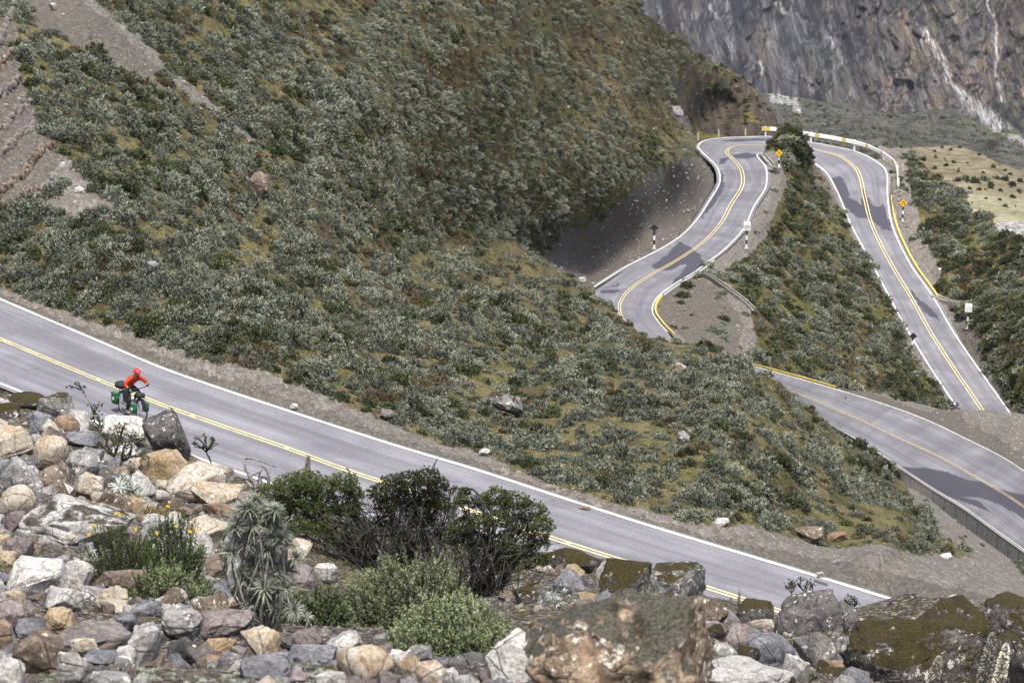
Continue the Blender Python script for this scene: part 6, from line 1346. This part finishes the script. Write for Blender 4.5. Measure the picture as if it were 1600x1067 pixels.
for s, q in ((-1, (.03, -.13, -.165)), (1, (-.03, .13, .165))): mb = MB(); mb.box(BBk + np.array(q), (.09, .08, .022)); mb.build('pedal', M_bagk, bike)
mb = MB()
for x0, z0, ax in ((-.62, .76, RA), (.52, .72, FA)):
    for s in (-1, 1): mb.tube([[x0 - .17, s * .07, z0], [x0 + .2, s * .07, z0]], .007, 6); mb.tube([[x0, s * .08, z0], ax + [0, s * .07, 0]], .007, 6)
    for k in range(4): mb.tube([[x0 - .15 + .1 * k, -.07, z0], [x0 - .15 + .1 * k, .07, z0]], .005, 6)
mb.build('rack', M_bagk, bike)
mb = MB(); mb.tube([[-.02, -.01, .50], [.08, -.01, .66]], .036, 10); mb.build('bottle', M_bagw, bike, True)
def w(l):                                       # bicycle space -> world
    c, s = math.cos(HD), math.sin(HD); l = np.asarray(l, float) * KS; return gp + np.array([l[0] * c - l[1] * s, l[0] * s + l[1] * c, l[2]])
def bag(nm, c, sz, mat, label, patch=None, top=None, tilt=0):
    root = empty(nm, w(c), HD); root.scale = (KS * .92,) * 3; mb = MB(); a = np.array(sz) / 2; mb.add([(-a[0] * .85, -a[1], -a[2]), (a[0] * .85, -a[1], -a[2]), (a[0] * .85, a[1], -a[2]), (-a[0] * .85, a[1], -a[2]), (-a[0], -a[1], a[2] * .6), (a[0], -a[1], a[2] * .6), (a[0], a[1], a[2] * .6), (-a[0], a[1], a[2] * .6), (-a[0] * .7, -a[1] * .5, a[2]), (a[0] * .7, -a[1] * .5, a[2]), (a[0] * .7, a[1] * .5, a[2]), (-a[0] * .7, a[1] * .5, a[2])],
        [(0, 3, 2, 1), (0, 1, 5, 4), (1, 2, 6, 5), (2, 3, 7, 6), (3, 0, 4, 7), (4, 5, 9, 8), (5, 6, 10, 9), (6, 7, 11, 10), (7, 4, 8, 11), (8, 9, 10, 11)])
    mb.build('body', mat, root, True, bevel=min(sz) * .16)
    if patch is not None:
        sgn = -1 if c[1] <= 0 else 1; mb = MB(); n = 16; yy = sgn * (a[1] + .004)
        V = [(patch * math.cos(2 * math.pi * k / n), yy, patch * math.sin(2 * math.pi * k / n) - .02) for k in range(n)] + [(patch * math.cos(2 * math.pi * k / n), yy + sgn * .006, patch * math.sin(2 * math.pi * k / n) - .02) for k in range(n)]
        mb.add(V, [tuple(range(n)), tuple(range(2 * n - 1, n - 1, -1))] + [(k, (k + 1) % n, n + (k + 1) % n, n + k) for k in range(n)]); mb.build('patch', M_bagw, root)
    if top is not None: mb = MB(); mb.box((0, 0, a[2] * .72), (sz[0] * 1.03, sz[1] * 1.05, sz[2] * .16)); mb.build('flap', top, root, bevel=.015)
    return tag(root, label, 'bag')
bag('pannier', (-.66, -.19, .50), (.32, .16, .40), M_bagg, 'green rear pannier with white emblem on the cyclist\'s near side', .05, M_bagg)
bag('pannier', (-.66, .19, .50), (.32, .16, .40), M_bagg, 'green rear pannier on the far side of the bicycle', .05, M_bagg)
bag('pannier', (.42, -.185, .42), (.26, .14, .32), M_bagg, 'green front pannier with white emblem on the near side of the bicycle', .05, M_bagg)
bag('pannier', (.46, .185, .42), (.26, .14, .32), M_bagg, 'green front pannier on the far side of the bicycle', .05, M_bagg)
bag('rack_bag', (-.62, 0, .88), (.38, .34, .22), M_bagk, 'black roll bag strapped across the rear rack behind the rider')
bag('handlebar_bag', (.5, 0, .80), (.2, .26, .16), M_bagk, 'small black bag on the front rack below the handlebar')

def skin(nm, V, E, R, mat, parent, lv=2, root=0):
    me = bpy.data.meshes.new(nm); me.from_pydata([tuple(map(float, v)) for v in V], E, []); me.update(); o = link(nm, me, mat, parent)
    md = o.modifiers.new('body', 'SKIN'); md.use_smooth_shade = True; md.branch_smoothing = .6
    for i, r in enumerate(R): me.skin_vertices[0].data[i].radius = (r, r) if np.isscalar(r) else r
    me.skin_vertices[0].data[root].use_root = True; sb = o.modifiers.new('smooth', 'SUBSURF'); sb.levels = lv; sb.render_levels = lv; return o
rider = empty('person', gp, HD); rider.scale = (KS,) * 3; tag(rider, 'cyclist in an orange-red jacket, red helmet and black trousers riding downhill, hands on the bars', 'person')
hip = {1: np.array([-.22, .085, .92]), -1: np.array([-.22, -.085, .92])}; knee = {-1: np.array([.06, -.13, .58]), 1: np.array([.19, .13, .80])}; ank = {-1: np.array([-.07, -.13, .22]), 1: np.array([-.13, .13, .52])}; toe = {-1: np.array([.06, -.13, .165]), 1: np.array([.0, .13, .475])}
sh = {1: np.array([.17, .185, 1.25]), -1: np.array([.17, -.185, 1.25])}; elb = {-1: np.array([.2, -.35, 1.1]), 1: np.array([.25, .34, 1.11])}; wr = {-1: np.array([.30, -.315, 1.035]), 1: np.array([.30, .315, 1.035])}
pel, wst, chs, nk, hd = np.array([-.23, 0, .95]), np.array([-.12, 0, 1.06]), np.array([.08, 0, 1.2]), np.array([.22, 0, 1.31]), np.array([.30, 0, 1.395])
# continuous body: pelvis, spine, neck, head, arms with hands and five fingers, legs, feet
V = [pel, wst, chs, nk, hd, hd + [.04, 0, .06]]; Rr = [.10, .105, .12, .052, .078, .072]; E = [(0, 1), (1, 2), (2, 3), (3, 4), (4, 5)]
def ap(v, r, par): V.append(np.asarray(v, float)); Rr.append(r); E.append((par, len(V) - 1)); return len(V) - 1
for s in (-1, 1):
    a = ap(sh[s], .055, 2); b = ap(elb[s], .042, a); c = ap(wr[s], .028, b); h = ap(wr[s] + [.045, 0, -.005], .03, c)
    for k in range(4):
        f1 = ap(wr[s] + [.085, s * (.022 - .018 * k), .004], .009, h); ap(wr[s] + [.10 - .006 * abs(k - 1.3), s * (.022 - .018 * k), -.03], .008, f1)
    ap(wr[s] + [.06, -s * .045, -.015], .009, h)
    a = ap(hip[s], .088, 0); b = ap(knee[s], .058, a); c = ap(ank[s], .036, b); ap(toe[s], .034, c)
body = skin('body', V, E, Rr, M_skin, rider, 1)
# jacket: torso and sleeves with a collar
V = [wst + [-.06, 0, -.1], wst, chs, nk + [-.01, 0, .015]]; Rr = [(.125, .155), (.125, .15), (.135, .165), .088]; E = [(0, 1), (1, 2), (2, 3)]
for s in (-1, 1): a = ap(sh[s], .078, 2); b = ap(elb[s], .06, a); ap(wr[s] - [.01, 0, -.004], .042, b)
skin('jacket', V, E, Rr, M_redj, rider, 2)
V = [pel, pel + [.05, 0, .06]]; Rr = [.13, .125]; E = [(0, 1)]
for s in (-1, 1): a = ap(hip[s], .105, 0); b = ap(knee[s], .074, a); ap(ank[s] + [0, 0, .03], .055, b)
skin('trousers', V, E, Rr, M_trs, rider, 2)
for s in (-1, 1):
    V = [ank[s] + [-.03, 0, -.03], ank[s] * .5 + toe[s] * .5 + [0, 0, -.005], toe[s] + [.02, 0, .005]]; Rr = [.045, .045, .038]; E = [(0, 1), (1, 2)]; skin('shoe', V, E, Rr, M_shoe, rider, 2)
    V = [wr[s] + [-.005, 0, 0], wr[s] + [.045, 0, -.003]]; Rr = [.034, .038]; E = [(0, 1)]
    for k in range(4): f1 = ap(wr[s] + [.088, s * (.024 - .018 * k), .004], .0115, 1); ap(wr[s] + [.103 - .006 * abs(k - 1.3), s * (.024 - .018 * k), -.032], .010, f1)
    ap(wr[s] + [.062, -s * .05, -.017], .012, 1); skin('glove', V, E, Rr, M_glove, rider, 1)
# face: nose, ears, beard shadow, glasses; the head looks down the road
mb = MB(); fx = hd + np.array([.075, 0, .015]); mb.tube([fx + [0, 0, .03], fx + [.028, 0, -.01], fx + [.005, 0, -.018]], [.008, .014, .008], 8); mb.build('nose', M_skin, rider, True)
for s in (-1, 1): mb = MB(); mb.tube([hd + [.0, s * .08, .03], hd + [-.005, s * .088, 0], hd + [.005, s * .08, -.03]], [.01, .016, .01], 8); mb.build('ear', M_skin, rider, True)
mb = MB()
for s in (-1, 1): mb.tube([hd + [.085, s * .012, .045], hd + [.085, s * .038, .045], hd + [.06, s * .07, .045]], [.02, .023, .012], 10)
mb.tube([hd + [.07, -.07, .05], hd + [-.02, -.088, .045]], .005, 6); mb.tube([hd + [.07, .07, .05], hd + [-.02, .088, .045]], .005, 6); mb.build('glasses', M_lens, rider, True)
mb = MB(); mb.tube([hd + [.06, -.04, -.045], hd + [.082, 0, -.06], hd + [.06, .04, -.045]], [.022, .03, .022], 10); mb.build('beard', plain('dark_beard', (.05, .035, .025), .9), rider, True)
D, Fc = ICO[4]; Vh = D * [.135, .103, .1]; k = Vh[:, 2] > -.035; Vh = np.where(k[:, None], Vh, Vh * [1, 1, 0] + [0, 0, -.035]); vent = (np.abs(np.sin(Vh[:, 1] * 90)) < .35) & (Vh[:, 2] > .02) & (np.abs(Vh[:, 0]) < .1); Vh = np.where(vent[:, None], Vh * .93, Vh)
h = link('helmet', mesh_np('helmet', Vh, Fc), M_redh, rider, hd + [.015, 0, .075]); h.rotation_euler.y = .22
mb = MB(); mb.tube([hd + [.13, -.07, .075], hd + [.18, 0, .055], hd + [.13, .07, .075]], [.012, .016, .012], 8); mb.build('visor', M_redh, rider, True)

# ------------------------------------------------------------------ thin mountain air
mb = MB(); mb.box((0, 1750, -300), (2600, 3700, 640)); hz = mb.build('haze', None); m = bpy.data.materials.new('haze_air'); m.use_nodes = True; m.node_tree.nodes.clear()
vo = m.node_tree.nodes.new('ShaderNodeVolumePrincipled'); vo.inputs['Color'].default_value = (.86, .9, .97, 1); vo.inputs['Density'].default_value = .00002; vo.inputs['Anisotropy'].default_value = .2; om = m.node_tree.nodes.new('ShaderNodeOutputMaterial'); m.node_tree.links.new(vo.outputs[0], om.inputs['Volume']); hz.data.materials.append(m); tag(hz, 'thin bluish air between the camera and the far mountain', 'haze', kind='stuff')
